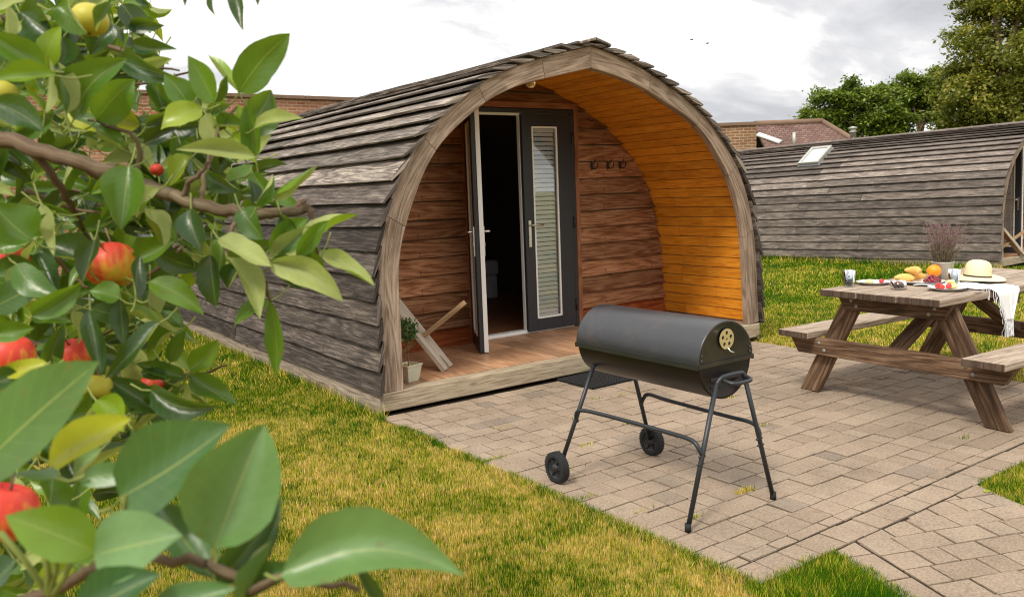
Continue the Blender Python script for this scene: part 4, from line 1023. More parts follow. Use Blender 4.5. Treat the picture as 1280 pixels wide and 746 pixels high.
# ------------------------------------------------------------------ the spread on the table (world positions on the top)
TT = TZ + .002
def plate(label, x, y, r=.115):
    t_ = thing('plate', label, 'plate', (x, y, TT), random.uniform(0, 6), 'white plates on the picnic table')
    b = MB(); b.lathe([(0,.002),(r*.62,.002),(r*.66,0),(r*.7,.003),(r*.97,.014),(r,.0165),(r*.985,.018),(r*.72,.009),(r*.62,.006),(0,.006)], n=36); b.build('dish', M['ceramic'], t_)
    b = MB(); b.lathe([(r*.985,.0182),(r*1.004,.0175),(r*1.004,.0155),(r*.98,.0145)], n=36); b.build('rim_band', M['slate'], t_)
    return t_
def tumbler(label, x, y, h=.1, r=.037, fill=.5):
    t_ = thing('tumbler', label, 'glass', (x, y, TT), 0, 'glass tumblers on the picnic table')
    b = MB(); b.lathe([(0,0),(r*.85,0),(r*.87,.004),(r,h),(r-.003,h),(r*.87-.003,.012),(0,.010)], n=24); b.build('glass_wall', M['tumbler'], t_)
    b = MB(); b.lathe([(0,.0115),(r*.87-.004,.0125),(r*(.87+.13*fill)-.004,h*fill),(0,h*fill)], n=24); b.build('drink', M['water'], t_)
    b = MB()
    for k in range(5):
        a = k*1.3; b.box((.016*math.cos(a), .016*math.sin(a), h*fill*.3 + k*.007), (math.cos(a),math.sin(a),.3), (-math.sin(a),math.cos(a),0), (0,0,1), (.018,.016,.016))
    if 'ice' in label: b.build('ice', M['slate'], t_)
    return t_
def lump(name, label, cat, x, y, z, dims, mat, seed=0, amp=.12, group=None, rz=0, fr=3.0):
    b = MB(); n, m = 12, 18; rows = []
    for i in range(n+1):
        ph = PI*i/n; row = []
        for j in range(m):
            th = 2*PI*j/m; d = Vector((math.sin(ph)*math.cos(th), math.sin(ph)*math.sin(th), -math.cos(ph))); k = 1 + amp*mnoise.noise(d*fr*.5 + Vector((seed*7.3, seed, 0)))
            row.append((d.x*dims[0]*k, d.y*dims[1]*k, d.z*dims[2]*k + dims[2]*.97))
        rows.append(row)
    b.grid(rows, random.random(), 0, True, closed=True); o = b.build(name, M[mat], None, (x, y, z), recalc=True); o.rotation_euler = (0, 0, rz)
    return tag(o, label, cat, group)
tumbler('clear ice-filled tumbler at the far left corner of the picnic table', 2.44, -1.70)
plate('white plate of cheese and a tomato beside the left tumbler', 2.62, -1.755, .105)
lump('cheese_wedge', 'pale yellow cheese piece on the plate by the left tumbler', 'cheese', 2.60, -1.74, TT+.006, (.035,.025,.013), 'cheese', 1)
lump('cheese_wedge', 'thin pale cheese slice at the back of the left plate', 'cheese', 2.645, -1.715, TT+.006, (.03,.02,.010), 'cheese', 2)
lump('tomato', 'small orange-red tomato on the plate by the left tumbler', 'tomato', 2.655, -1.79, TT+.006, (.016,.016,.013), 'berry', 3)
t_ = thing('glass_jar', 'low open glass pot filled with brown nuts near the table front', 'jar', (2.49, -2.0, TT))
b = MB(); b.lathe([(0,0),(.042,0),(.046,.006),(.046,.048),(.043,.048),(.042,.008),(0,.006)], n=24); b.build('glass_wall', M['tumbler'], t_)
b = MB()
for k in range(70):
    a, q = random.uniform(0, 6.28), .037*math.sqrt(random.random()); b.lathe([(0,-.007),(.006,-.003),(.0068,.002),(0,.008)], (q*math.cos(a), q*math.sin(a), .012+.028*random.random()), (random.gauss(0,1),random.gauss(0,1),random.gauss(0,1)), 7)
b.build('nuts', M['nuts'], t_)
plate('white plate heaped with pastries, dark cherries and an orange in the table middle', 2.82, -1.97, .135)
for i, (x, y, z, rz, lb) in enumerate(((2.80,-1.86,.006,.4,'golden croissant lying at the back left of the heaped plate'), (2.90,-1.89,.008,1.2,'golden croissant behind the orange on the heaped plate'), (2.835,-1.90,.052,-.3,'golden croissant on top of the other two on the heaped plate'))):
    c = Vector((x, y, TT+z)); t2 = MB(); pts = []; rad = []
    for k in range(13):
        a = -1.15 + 2.3*k/12; pts.append(Vector((.06*math.cos(a)-.045, .06*math.sin(a), .024))); rad.append(.004 + .022*math.cos(a*1.25)*(1+.10*(k%2)))
    t2.tube(pts, rad, 12); o = t2.build('croissant', M['pastry'], None, c); o.rotation_euler = (0, 0, rz); tag(o, lb, 'croissant', 'croissants on the heaped plate')
lump('orange', 'large round orange on top of the heaped plate', 'orange', 2.925, -1.985, TT+.03, (.043,.043,.041), 'orange', 5, .02)
b = MB()
for k in range(46):
    a, q = random.uniform(0, 6.28), random.random()**.5; h = (1-q)*.035; b.lathe([(0,-.011),(.008,-.008),(.0112,0),(.008,.008),(0,.011)], (.055*q*math.cos(a), .045*q*math.sin(a), .012+h), (0,0,1), 10, random.random())
o = b.build('cherries', M['cherry'], None, (2.815, -2.035, TT+.006)); tag(o, 'heap of dark red cherries in front of the orange on the plate', 'cherries', kind='stuff')
plate('white plate of strawberries and cheese nearest the table front edge', 2.60, -2.24, .11)
def berry(x, y, z, lb, s_=1, ax=(0,0,1)):
    t_ = thing('strawberry', lb, 'strawberry', (x, y, TT+z), random.uniform(0,6), 'strawberries on the front plate')
    b = MB(); b.lathe([(0,-.018*s_),(.008*s_,-.012*s_),(.014*s_,0),(.015*s_,.008*s_),(.010*s_,.015*s_),(0,.016*s_)], (0,0,.014*s_), ax, 14); b.build('fruit', M['berry'], t_)
    b = MB()
    for k in range(6):
        a = k*1.05; d = Vector(ax).normalized(); u = d.orthogonal().normalized(); v_ = d.cross(u); c = Vector((0,0,.014*s_))+d*.0155*s_; add_leaf(b, c, c+(u*math.cos(a)+v_*math.sin(a))*.012*s_, .005*s_, d, .1, .1, 0, .5, 4)
    b.build('calyx', M['topiary'], t_)
berry(2.545, -2.235, .008, 'red strawberry at the left rim of the front plate', 1.15, (.9,.2,.3)); berry(2.575, -2.20, .008, 'red strawberry with its tip up behind the others on the front plate', 1.3, (.2,.5,-.8)); berry(2.59, -2.25, .008, 'orange-red strawberry lying beside the cheese on the front plate', 1.1, (-.6,.6,.4))
lump('cheese_wedge', 'thick yellow cheese piece beside the strawberries on the front plate', 'cheese', 2.645, -2.245, TT+.006, (.042,.028,.017), 'cheese', 4)
lump('cheese_wedge', 'pale cheese slice lying on the thick piece of the front plate', 'cheese', 2.64, -2.235, TT+.036, (.032,.024,.010), 'cheese', 6)
tumbler('clear water tumbler between the metal planter and the straw hat', 2.86, -2.145, .095, .037, .6)
# metal planter of dried heather
t_ = thing('heather_planter', 'grey ribbed metal planter holding dry purple heather on the table', 'planter', (3.03, -1.985, TT))
b = MB(); n = 48; rows = []
for q, h in ((.052,0),(.054,.003),(.066,.115),(.069,.118),(.069,.123),(.064,.123),(.058,.09)): rows.append([((q+(.0012*(k%2) if .002 < h < .116 else 0))*math.cos(2*PI*k/n), (q+(.0012*(k%2) if .002 < h < .116 else 0))*math.sin(2*PI*k/n), h) for k in range(n)])
b.grid(rows, .3, 0, True, closed=True); b.build('pot', M['zinc'], t_)
b = MB(); b.lathe([(0,.108),(.061,.108)], n=24); b.build('soil', M['soil'], t_)
b = MB()
def sprig(b, p, d, L, flower, gr=.0016):
    pts = [p]; d = d.normalized()
    for k in range(5): d = (d + Vector((random.gauss(0,.09), random.gauss(0,.09), .06))).normalized(); pts.append(pts[-1] + d*L/5)
    b.tube(pts, [gr*1.0, gr*.9, gr*.8, gr*.7, gr*.6, gr*.4], 4, random.uniform(0,.35), caps=False)
    for k in range(int(L*300)):
        q = random.uniform(.12, 1); i = min(4, int(q*5)); c = pts[i].lerp(pts[i+1], q*5-i); e = (d*1.0 + Vector((random.gauss(0,1), random.gauss(0,1), random.gauss(0,.6)))*.8).normalized()
        tone = random.uniform(.5, 1) if (q > .5 and flower) else random.uniform(0, .4)
        add_leaf(b, c, c + e*random.uniform(.006,.013), random.uniform(.002,.004), Vector((random.gauss(0,1),random.gauss(0,1),1)), .1, .1, 0, tone, 3)
for k in range(165):
    a = random.uniform(0, 2*PI); q = .05*math.sqrt(random.random()); tilt = random.uniform(.0, .55); p = Vector((q*math.cos(a), q*math.sin(a), .105)); fl = random.random() < .62
    sprig(b, p, Vector((math.cos(a)*tilt, math.sin(a)*tilt, 1)), random.uniform(.18,.29) if fl else random.uniform(.06,.14), fl)
for dx, L_ in (((RX*.62+Vector((0,0,1))), .31), ((RX*1.0+Vector((0,0,.95))), .29), ((RX*-.22+Vector((0,0,1))), .31)): sprig(b, Vector((0,0,.105)), dx, L_, True, .0022)
b.build('heather', M['heather'], t_)
# straw hat and cotton throw
HB = Vector((3.10, -2.17, TT+.030))
t_ = thing('straw_hat', 'pale straw sun hat with a black band resting on the white throw', 'hat', HB, R(20))
t_.rotation_euler = (R(4), R(3), R(20))
b = MB(); rows = []
for q, h in ((.082,.0),(.083,.02),(.081,.05),(.074,.078),(.058,.096),(.034,.105),(.0001,.107)): rows.append([(q*1.12*math.cos(2*PI*k/32), q*.95*math.sin(2*PI*k/32), h) for k in range(32)])
b.grid(rows, .3, 0, True, closed=True); b.build('hat_crown', M['straw'], t_)
b = MB(); rows = []
for q, dz in ((.082,.0),(.1,-.003),(.125,-.007),(.15,-.010),(.163,-.009),(.163,-.012),(.15,-.0135),(.125,-.0105),(.1,-.0065),(.08,-.004)): rows.append([(q*1.08*math.cos(2*PI*k/40), q*.98*math.sin(2*PI*k/40), dz + (.018*math.cos(2*PI*k/40*1.0+.6)+.008*math.cos(4*PI*k/40))*(max(0,q-.085)/.08)) for k in range(40)])
b.grid(rows, .3, 0, True, closed=True); b.build('hat_brim', M['straw'], t_)
b = MB(); b.grid([[(q*1.125*math.cos(2*PI*k/32), q*.957*math.sin(2*PI*k/32), h) for k in range(32)] for q, h in ((.0836,.001),(.0843,.009))], .3, 0, True, closed=True); b.build('hat_band', M['band'], t_)
t_ = thing('cotton_throw', 'white fringed cotton throw under the hat, hanging over the table edge', 'throw', (0,0,0))
b = MB(); U, W2 = 44, 26; rows = []
M4 = Matrix.Translation(TO) @ Matrix.Rotation(TA, 4, 'Z')
def throw_pt(u, v):          # u along the drop, 0..1; v across
    drop = .50; yy = .06 - u*drop/1.0*1.0; edge = -.392
    x = .62 + (v-.5)*(.30 - .05*u) + .05*u + .02*math.sin(u*7+v*4)
    fold = (math.sin(v*23 + u*2)*.5 + math.sin(v*41+1.3)*.3)
    s_ = u*.66
    flat_len = .06 - edge
    if s_ < flat_len: y, z = .06 - s_, TZ + .004 + .010*max(0, fold)*(.4+u) + .004*math.sin(v*9+s_*30)
    else:
        e = s_ - flat_len; arc = min(e, .05); a = arc/.05*PI/2; y = edge - .028*math.sin(a) - .006*fold*min(1, e*12) ; z = TZ + .004 - .03*(1-math.cos(a)) - max(0, e-.05); x = x + (v-.5)*-.12*min(1, e/.2)
        y -= .012*max(0, fold)
    return M4 @ Vector((x, y, z))
for i in range(U+1): rows.append([throw_pt(i/U, j/W2) for j in range(W2+1)])
b.grid(rows, .3, 0, True); o = b.build('cloth', M['linen'], t_); md = o.modifiers.new('thick', 'SOLIDIFY'); md.thickness = .003; md.offset = 1
b = MB()
for k in range(46):
    v = k/45; p = throw_pt(1, v); q = [p]; 
    for s_ in range(4): q.append(q[-1] + Vector((random.gauss(0,.003), random.gauss(0,.003), -.024)))
    b.tube(q, .0016, 4, .3, caps=False)
for k in range(24):
    p = throw_pt(.62 + .38*k/24, 0); q = [p]
    for s_ in range(4): q.append(q[-1] + Vector((-.004+random.gauss(0,.003), random.gauss(0,.003)-.003, -.016)))
    b.tube(q, .0015, 4, .3, caps=False)
b.build('fringe', M['linen'], t_)

# ------------------------------------------------------------------ walls, barn, trees, birds behind
b = MB(); YW = 15.0
t_ = thing('brick_wall', 'tall old red brick wall with brown coping rising behind the near pod', 'wall', (0,0,0))
ZW = 3.80; WX0, WX1 = -16, 11.5
b.grid([[(WX0, YW, 0), (WX0, YW, ZW)], [(WX1, YW, 0), (WX1, YW, ZW)]], .3, 0, False, uvs=[[(0,0),(0,ZW)],[(WX1-WX0,0),(WX1-WX0,ZW)]])
b.abox(WX0, WX1, YW+.002, YW+.34, 0, ZW, 'x'); b.build('brickwork', M['brick'], t_)
b = MB(); x = WX0
while x < WX1:
    b.box((x+.3, YW+.17, ZW+.05), (1,0,0), (0,1,0), (0,0,1), (.595, .46, .09)); x += .6
b.build('coping', M['coping'], t_, bevel=.01)
FH = Vector((FW.x, FW.y, 0)).normalized(); RH = Vector((FH.y, -FH.x, 0))
# barn: brick gable end and parapet on the left, hipped clay tile roof facing the camera
bn = thing('barn', 'old brick barn with a brown clay tiled hipped roof behind the far pod', 'barn', (0,0,0))
def bw(px, py, d, fwd=0., dz=0.): return at(px, py, d) + FH*fwd + Vector((0,0,dz))
A, B_ = at(943, 154, 24), at(1028, 155, 24); zr = (A.z+B_.z)/2; A.z = B_.z = zr
run, fall = 3.0, 1.9
eA, eB = A - FH*run - Vector((0,0,fall)) - RH*.05, B_ - FH*run - Vector((0,0,fall)) + RH*1.6
bA, bB = A + FH*run - Vector((0,0,fall)), B_ + FH*run - Vector((0,0,fall)) + RH*1.6
def slope(b, pts, mi=0):
    P = [Vector(p) for p in pts]; o = P[0]; ux = (P[1]-P[0]).normalized(); nz = ux.cross(P[2]-P[0]).normalized(); uy = nz.cross(ux)
    k = len(b.v); b.v += [tuple(p) for p in P]; b.face(tuple(range(k, k+len(P))), [((p-o).dot(ux), (p-o).dot(uy)) for p in P], .3, mi)
b = MB(); slope(b, [eA, eB, B_, A]); slope(b, [eB, bB, B_]); slope(b, [bB, bA, A, B_])
rf = b.build('roof', M['tile'], bn); md = rf.modifiers.new('thick', 'SOLIDIFY'); md.thickness = .08; md.offset = -1
b = MB(); b.tube([A+Vector((0,0,.02)), B_+Vector((0,0,.02))], .09, 8); b.tube([B_+Vector((0,0,.02)), eB+Vector((0,0,.03))], .08, 8); b.build('ridge_tiles', M['coping'], rf)
b = MB(); fl_ = lambda p: Vector((p.x, p.y, 0))
in_ = .25
w0, w1, w2, w3 = eA+FH*in_+RH*.05, eB+FH*in_-RH*.3, bB-FH*in_-RH*.3, bA-FH*in_+RH*.05
for p, q in ((w0, w1), (w1, w2), (w2, w3), (w3, w0)): slope(b, [fl_(p), fl_(q), q - Vector((0,0,.03)), p - Vector((0,0,.03))])
b.build('wall', M['brick2'], bn)
G0 = A - RH*1.75; 
b = MB(); c0 = A - RH*.06
for q0, q1 in (((-2.0), -.42),):
    P0, P1 = fl_(c0 + RH*q0 - FH*1.6), fl_(c0 + RH*q1 - FH*1.6); hh = zr - .12
    u = RH; 
    b.box((P0+P1)/2 + Vector((0,0,hh/2)), RH, FH, (0,0,1), (1.58, .4, hh), .4)
gb = b.build('brick_gable', M['brick2'], bn)
b = MB(); b.box((fl_(c0)*1 - RH*1.21 - FH*1.6) + Vector((0,0,hh+.04)), RH, FH, (0,0,1), (1.62, .5, .08)); b.build('coping', M['coping'], gb)
b = MB(); sv_ = (A - eA).normalized(); nrm = RH.cross(sv_).normalized(); nrm = nrm if nrm.z > 0 else -nrm
cw = A + RH*.20 - sv_*.85; wx = (RH*.72 - sv_*.69).normalized(); wy = nrm.cross(wx); b.box(cw + nrm*.03, wx, wy, nrm, (.74, .22, .04)); rw = b.build('roof_window', M['zinc'], rf, bevel=.01)
b = MB(); b.box(cw + nrm*.052, wx, wy, nrm, (.64, .14, .008)); b.build('pane', M['sky_glass'], rw)
b = MB(); pv = A + RH*.75 - sv_*1.45 + nrm*.0; b.tube([pv, pv + Vector((0,0,.45))], .045, 8); b.build('vent_pipe', M['zinc'], rf)

# ---- trees beyond the pods
def crown_tree(label, base, blobs, nleaf, lsize, mat, trunk_r, seed, limbs):
    random.seed(seed)
    root = thing('tree', label, 'tree', base, 0, 'trees beyond the pods')
    b = MB(); top = Vector((0, 0, max(q[0].z for q in blobs)*.55))
    b.tube(cr([(0,0,0), (.1,.05,top.z*.35), (-.1,.1,top.z*.7), top], 5), [trunk_r*(1-.75*i/15) for i in range(16)], 9)
    for c, r_ in limbs: 
        s0 = Vector((0,0,c.z*.55)); b.tube(cr([s0, s0.lerp(c, .5)+Vector((0,0,.3)), c], 5), [trunk_r*.4*(1-.8*i/10) for i in range(11)], 6)
    b.build('trunk', M['bark'], root)
    b = MB(); tot = sum(q[1]**2.2 for q in blobs)
    for c, r_ in blobs:
        # sub-clumps give light and dark masses with gaps between
        ncl = max(5, int(26*r_)); 
        for k in range(ncl):
            d = Vector((random.gauss(0,1), random.gauss(0,1), random.gauss(0,1))).normalized(); d.z *= .8
            cc = c + d*r_*random.uniform(.45, 1.0)*(1+.25*mnoise.noise(d*2+c)); cr_ = r_*random.uniform(.14, .30) + .1
            tone = random.uniform(.1, .9)
            for _ in range(int(nleaf*r_**2.2/tot/ncl)):
                e = Vector((random.gauss(0,1), random.gauss(0,1), random.gauss(0,.55)))*cr_*.62; p = cc + e
                ax = Vector((random.gauss(0,1), random.gauss(0,1), random.gauss(-.2,.6))).normalized(); L_ = lsize*random.uniform(.6, 1.3)
                nz = Vector((random.gauss(0,.6), random.gauss(0,.6), 1)); sd_ = ax.cross(nz).normalized()*L_*.3
                k0 = len(b.v); b.v += [tuple(p), tuple(p+ax*L_*.5+sd_), tuple(p+ax*L_), tuple(p+ax*L_*.5-sd_)]
                b.face((k0, k0+1, k0+2, k0+3), [(0,.2),(.5,.7),(1,.2),(.5,-.3)], min(1, max(0, tone*.6 + random.uniform(0,.4))))
    b.build('crown', M[mat], root)
    return root
def blob(base, px, py, d, r_): return (at(px, py, d) - base, r_)
bs = at(1245, 230, 42); bs.z = 0
bl = [blob(bs, *q) for q in ((1205, 70, 42, 1.55), (1215, 125, 41, 1.6), (1250, 20, 42, 1.9), (1270, 90, 41, 2.2), (1225, 5, 43, 1.3), (1300, -40, 42, 2.6), (1330, 60, 42, 2.6), (1195, 110, 42.5, 1.0), (1255, 150, 41, 1.7), (1200, 150, 42, 1.1), (1300, 140, 42, 2.0), (1238, -30, 42, 1.5))]
crown_tree('tall broad olive green tree towering over the far pod at the right', bs, bl, 70000, .21, 'treeleaf2', .42, 11, [(q[0], q[1]) for q in bl])
bs = at(1092, 230, 44); bs.z = 0
bl = [blob(bs, *q) for q in ((1030, 135, 44, 1.15), (1012, 146, 44, .6), (1060, 122, 44, 1.1), (1100, 130, 44, 1.35), (1085, 160, 44, 1.2), (1050, 160, 44.5, .9), (1120, 158, 44, 1.0))]
crown_tree('lower spreading fresh green tree left of the tall tree behind the pod roof', bs, bl, 30000, .20, 'treeleaf', .22, 12, [(q[0], q[1]) for q in bl])
bs = at(1148, 230, 46); bs.z = 0
bl = [blob(bs, *q) for q in ((1135, 108, 46, .95), (1150, 118, 46, 1.2), (1172, 112, 46, 1.1), (1160, 140, 46, 1.2), (1178, 95, 46, .8))]
crown_tree('dark green tree filling the gap between the spreading tree and the tall tree', bs, bl, 15000, .20, 'treeleaf', .2, 13, [(q[0], q[1]) for q in bl])
for i, (px, py, lb) in enumerate(((864.5, 50, 'tiny dark bird flying above the near pod roof, higher of two'), (884, 54.5, 'tiny dark bird flying above the near pod roof, lower of two'))):
    p = at(px, py, 60); t_ = thing('bird', lb, 'bird', p, 0, 'birds in the sky')
    b = MB(); d = (RH + FH*.4).normalized(); s_ = Vector((-d.y, d.x, 0))
    b.tube([d*-.16, d*-.06, d*.05, d*.13], [.01, .035, .04, .012], 8)
    for k in (-1, 1): b.grid([[d*.06 + s_*k*.03, d*-.05 + s_*k*.03], [d*.07 + s_*k*.12 + Vector((0,0,.05)), d*-.04 + s_*k*.12 + Vector((0,0,.05))], [d*-.02 + s_*k*.24 + Vector((0,0,.02)), d*-.06 + s_*k*.23 + Vector((0,0,.02))]], .2)
    b.build('body', M['feather'], t_)

# ------------------------------------------------------------------ the apple tree close to the camera
random.seed(21)
TB = at(-420, 420, 1.55); TB.z = 0
at_root = thing('apple_tree', 'leafy apple tree reaching in from the left close to the camera', 'tree', TB)
W2L = lambda p: Vector(p) - TB
b = MB(); tk = [W2L(TB), W2L(TB + Vector((.03, .02, .5))), W2L(TB + Vector((-.02, .05, 1.0))), W2L(TB + Vector((.05, .02, 1.5))), W2L(TB + Vector((.0, .0, 2.3)))]
b.tube(cr(tk, 6), [.085*(1-.6*i/24) for i in range(25)], 14); b.build('trunk', M['bark'], at_root)
def branch(pts, r0, r1, n=6, smooth=True):
    b = MB(); P = cr([W2L(p) for p in pts], n); N = len(P)
    P = [p + Vector((random.gauss(0,1), random.gauss(0,1), random.gauss(0,1)))*.0012 for p in P]
    b.tube(P, [(r0 + (r1-r0)*i/(N-1))*(1 + random.uniform(-.07,.07)) for i in range(N)], 10)
    return b.build('branch', M['bark'], at_root)
main = [TB + Vector((.02,.02,1.45)), at(-250, 130, 1.3), at(-90, 148, 1.1), at(0, 172, 1.02), at(60, 192, 1.0), at(130, 213, .99), at(190, 236, .98), at(250, 256, .97), at(310, 267, .97), at(350, 266, .98), at(387, 261, .98)]
branch(main, .0125, .0052)
branch([at(350, 266, .98), at(368, 262, .985), at(383, 250, .985)], .0045, .0042)
tw = [[at(40,184,1.0), at(70,226,1.03), at(92,262,1.08), at(110,300,1.15), at(150,372,1.2)], [at(100,204,1.0), at(128,226,1.02), at(160,250,1.05), at(250,310,1.08)],
      [at(225,248,.97), at(240,225,.96), at(256,211,.96), at(262,190,.97)], [at(300,265,.97), at(290,285,.95), at(285,320,.95), at(330,352,.95)],
      [at(165,228,.98), at(175,190,.97), at(160,165,.96), at(110,150,.95)], [TB+Vector((0,0,1.1)), at(-150, 330, 1.3), at(20, 420, 1.2), at(120, 450, 1.15), at(200, 480, 1.12), at(238, 468, 1.1)],
      [TB+Vector((.03,0,1.8)), at(-160, 20, 1.35), at(-20, 20, 1.2), at(80, 40, 1.15), at(150, 62, 1.12), at(185, 72, 1.12)], [TB+Vector((0,0,.9)), at(-260, 700, 1.0), at(-60, 760, .72), at(60, 738, .56), at(150, 700, .52), at(262, 700, .50)],
      [at(262,700,.5), at(310, 735, .5), at(360, 720, .49), at(450, 735, .49)], [at(330,352,.95), at(338,378,.95)], [TB+Vector((.03,0,2.0)), at(-100,-140,1.3), at(100,-80,1.2), at(240,-30,1.15), at(300,-22,1.15)],
      [at(250,256,.97), at(262,200,.99), at(275,165,1.0), at(295,130,1.0)], [at(387,261,.98), at(392,290,.97), at(398,316,.96)]]
for i, p in enumerate(tw): branch(p, 0.0036 if len(p) < 5 else .0056, .0016 if len(p) < 6 else .003, 5)
FW_ = MB()
def pet(b, p0, p1):
    """leaf stalk"""
    m = (p0+p1)/2 + Vector((0,0,-.003)); b.tube([p0, m, p1], [.0011, .0009, .0009], 5, .5, caps=False)
STK = MB()
def lf(bx, by, tx, ty, wpx, d0, d1=None, roll=0, tone=.5, fold=.28, curl=.12, wave=.04, n=12, shape=(.62, .95), bow=0., stalk=True):
    d1 = d0 if d1 is None else d1
    P0, P1 = at(bx, by, d0), at(tx, ty, d1); wd = wpx/FPX*(d0+d1)/2*(1.02 if d0 > .7 else 1.08)
    if abs(roll) > 120: roll += random.choice((-42, -25, 20, 38))
    view = (CAM - (P0+P1)/2).normalized(); ax = (P1-P0).normalized()
    nz = view + Vector((0,0,.35 if (d0+d1)/2 > .7 else 1.1)); nz = (nz - ax*nz.dot(ax)).normalized()
    nz = Matrix.Rotation(R(roll), 3, ax) @ nz
    sg = -1 if abs(roll) > 120 else 1
    far = (d0+d1)/2 > .7
    add_leaf(FW_, W2L(P0), W2L(P1), wd, nz, sg*max(fold, .3)*random.uniform(.7, 2.4) if far else sg*max(fold, .22)*random.uniform(1.0, 1.7), curl*random.uniform(-1.6, 2.2) if far else curl, wave*(random.uniform(1, 3.2) if far else 1.2), min(1, max(0, tone + random.gauss(0, .08))), n, (shape[0]+random.uniform(-.08,.1), shape[1]+random.uniform(-.12,.12)), .035, bow + random.gauss(0, .05 if far else .02), random.gauss(0, .7 if far else .25), random.choice((0, .3, .7))*sg, 2 if not far and tone < .56 else 0)
    if stalk:
        q = P0 - ax*random.uniform(.016, .028) + Vector((random.gauss(0,.004), random.gauss(0,.004), random.gauss(0,.004))) + FW*.006
        pet(STK, W2L(q), W2L(P0 + ax*.003))
U_ = 180   # shows the pale underside
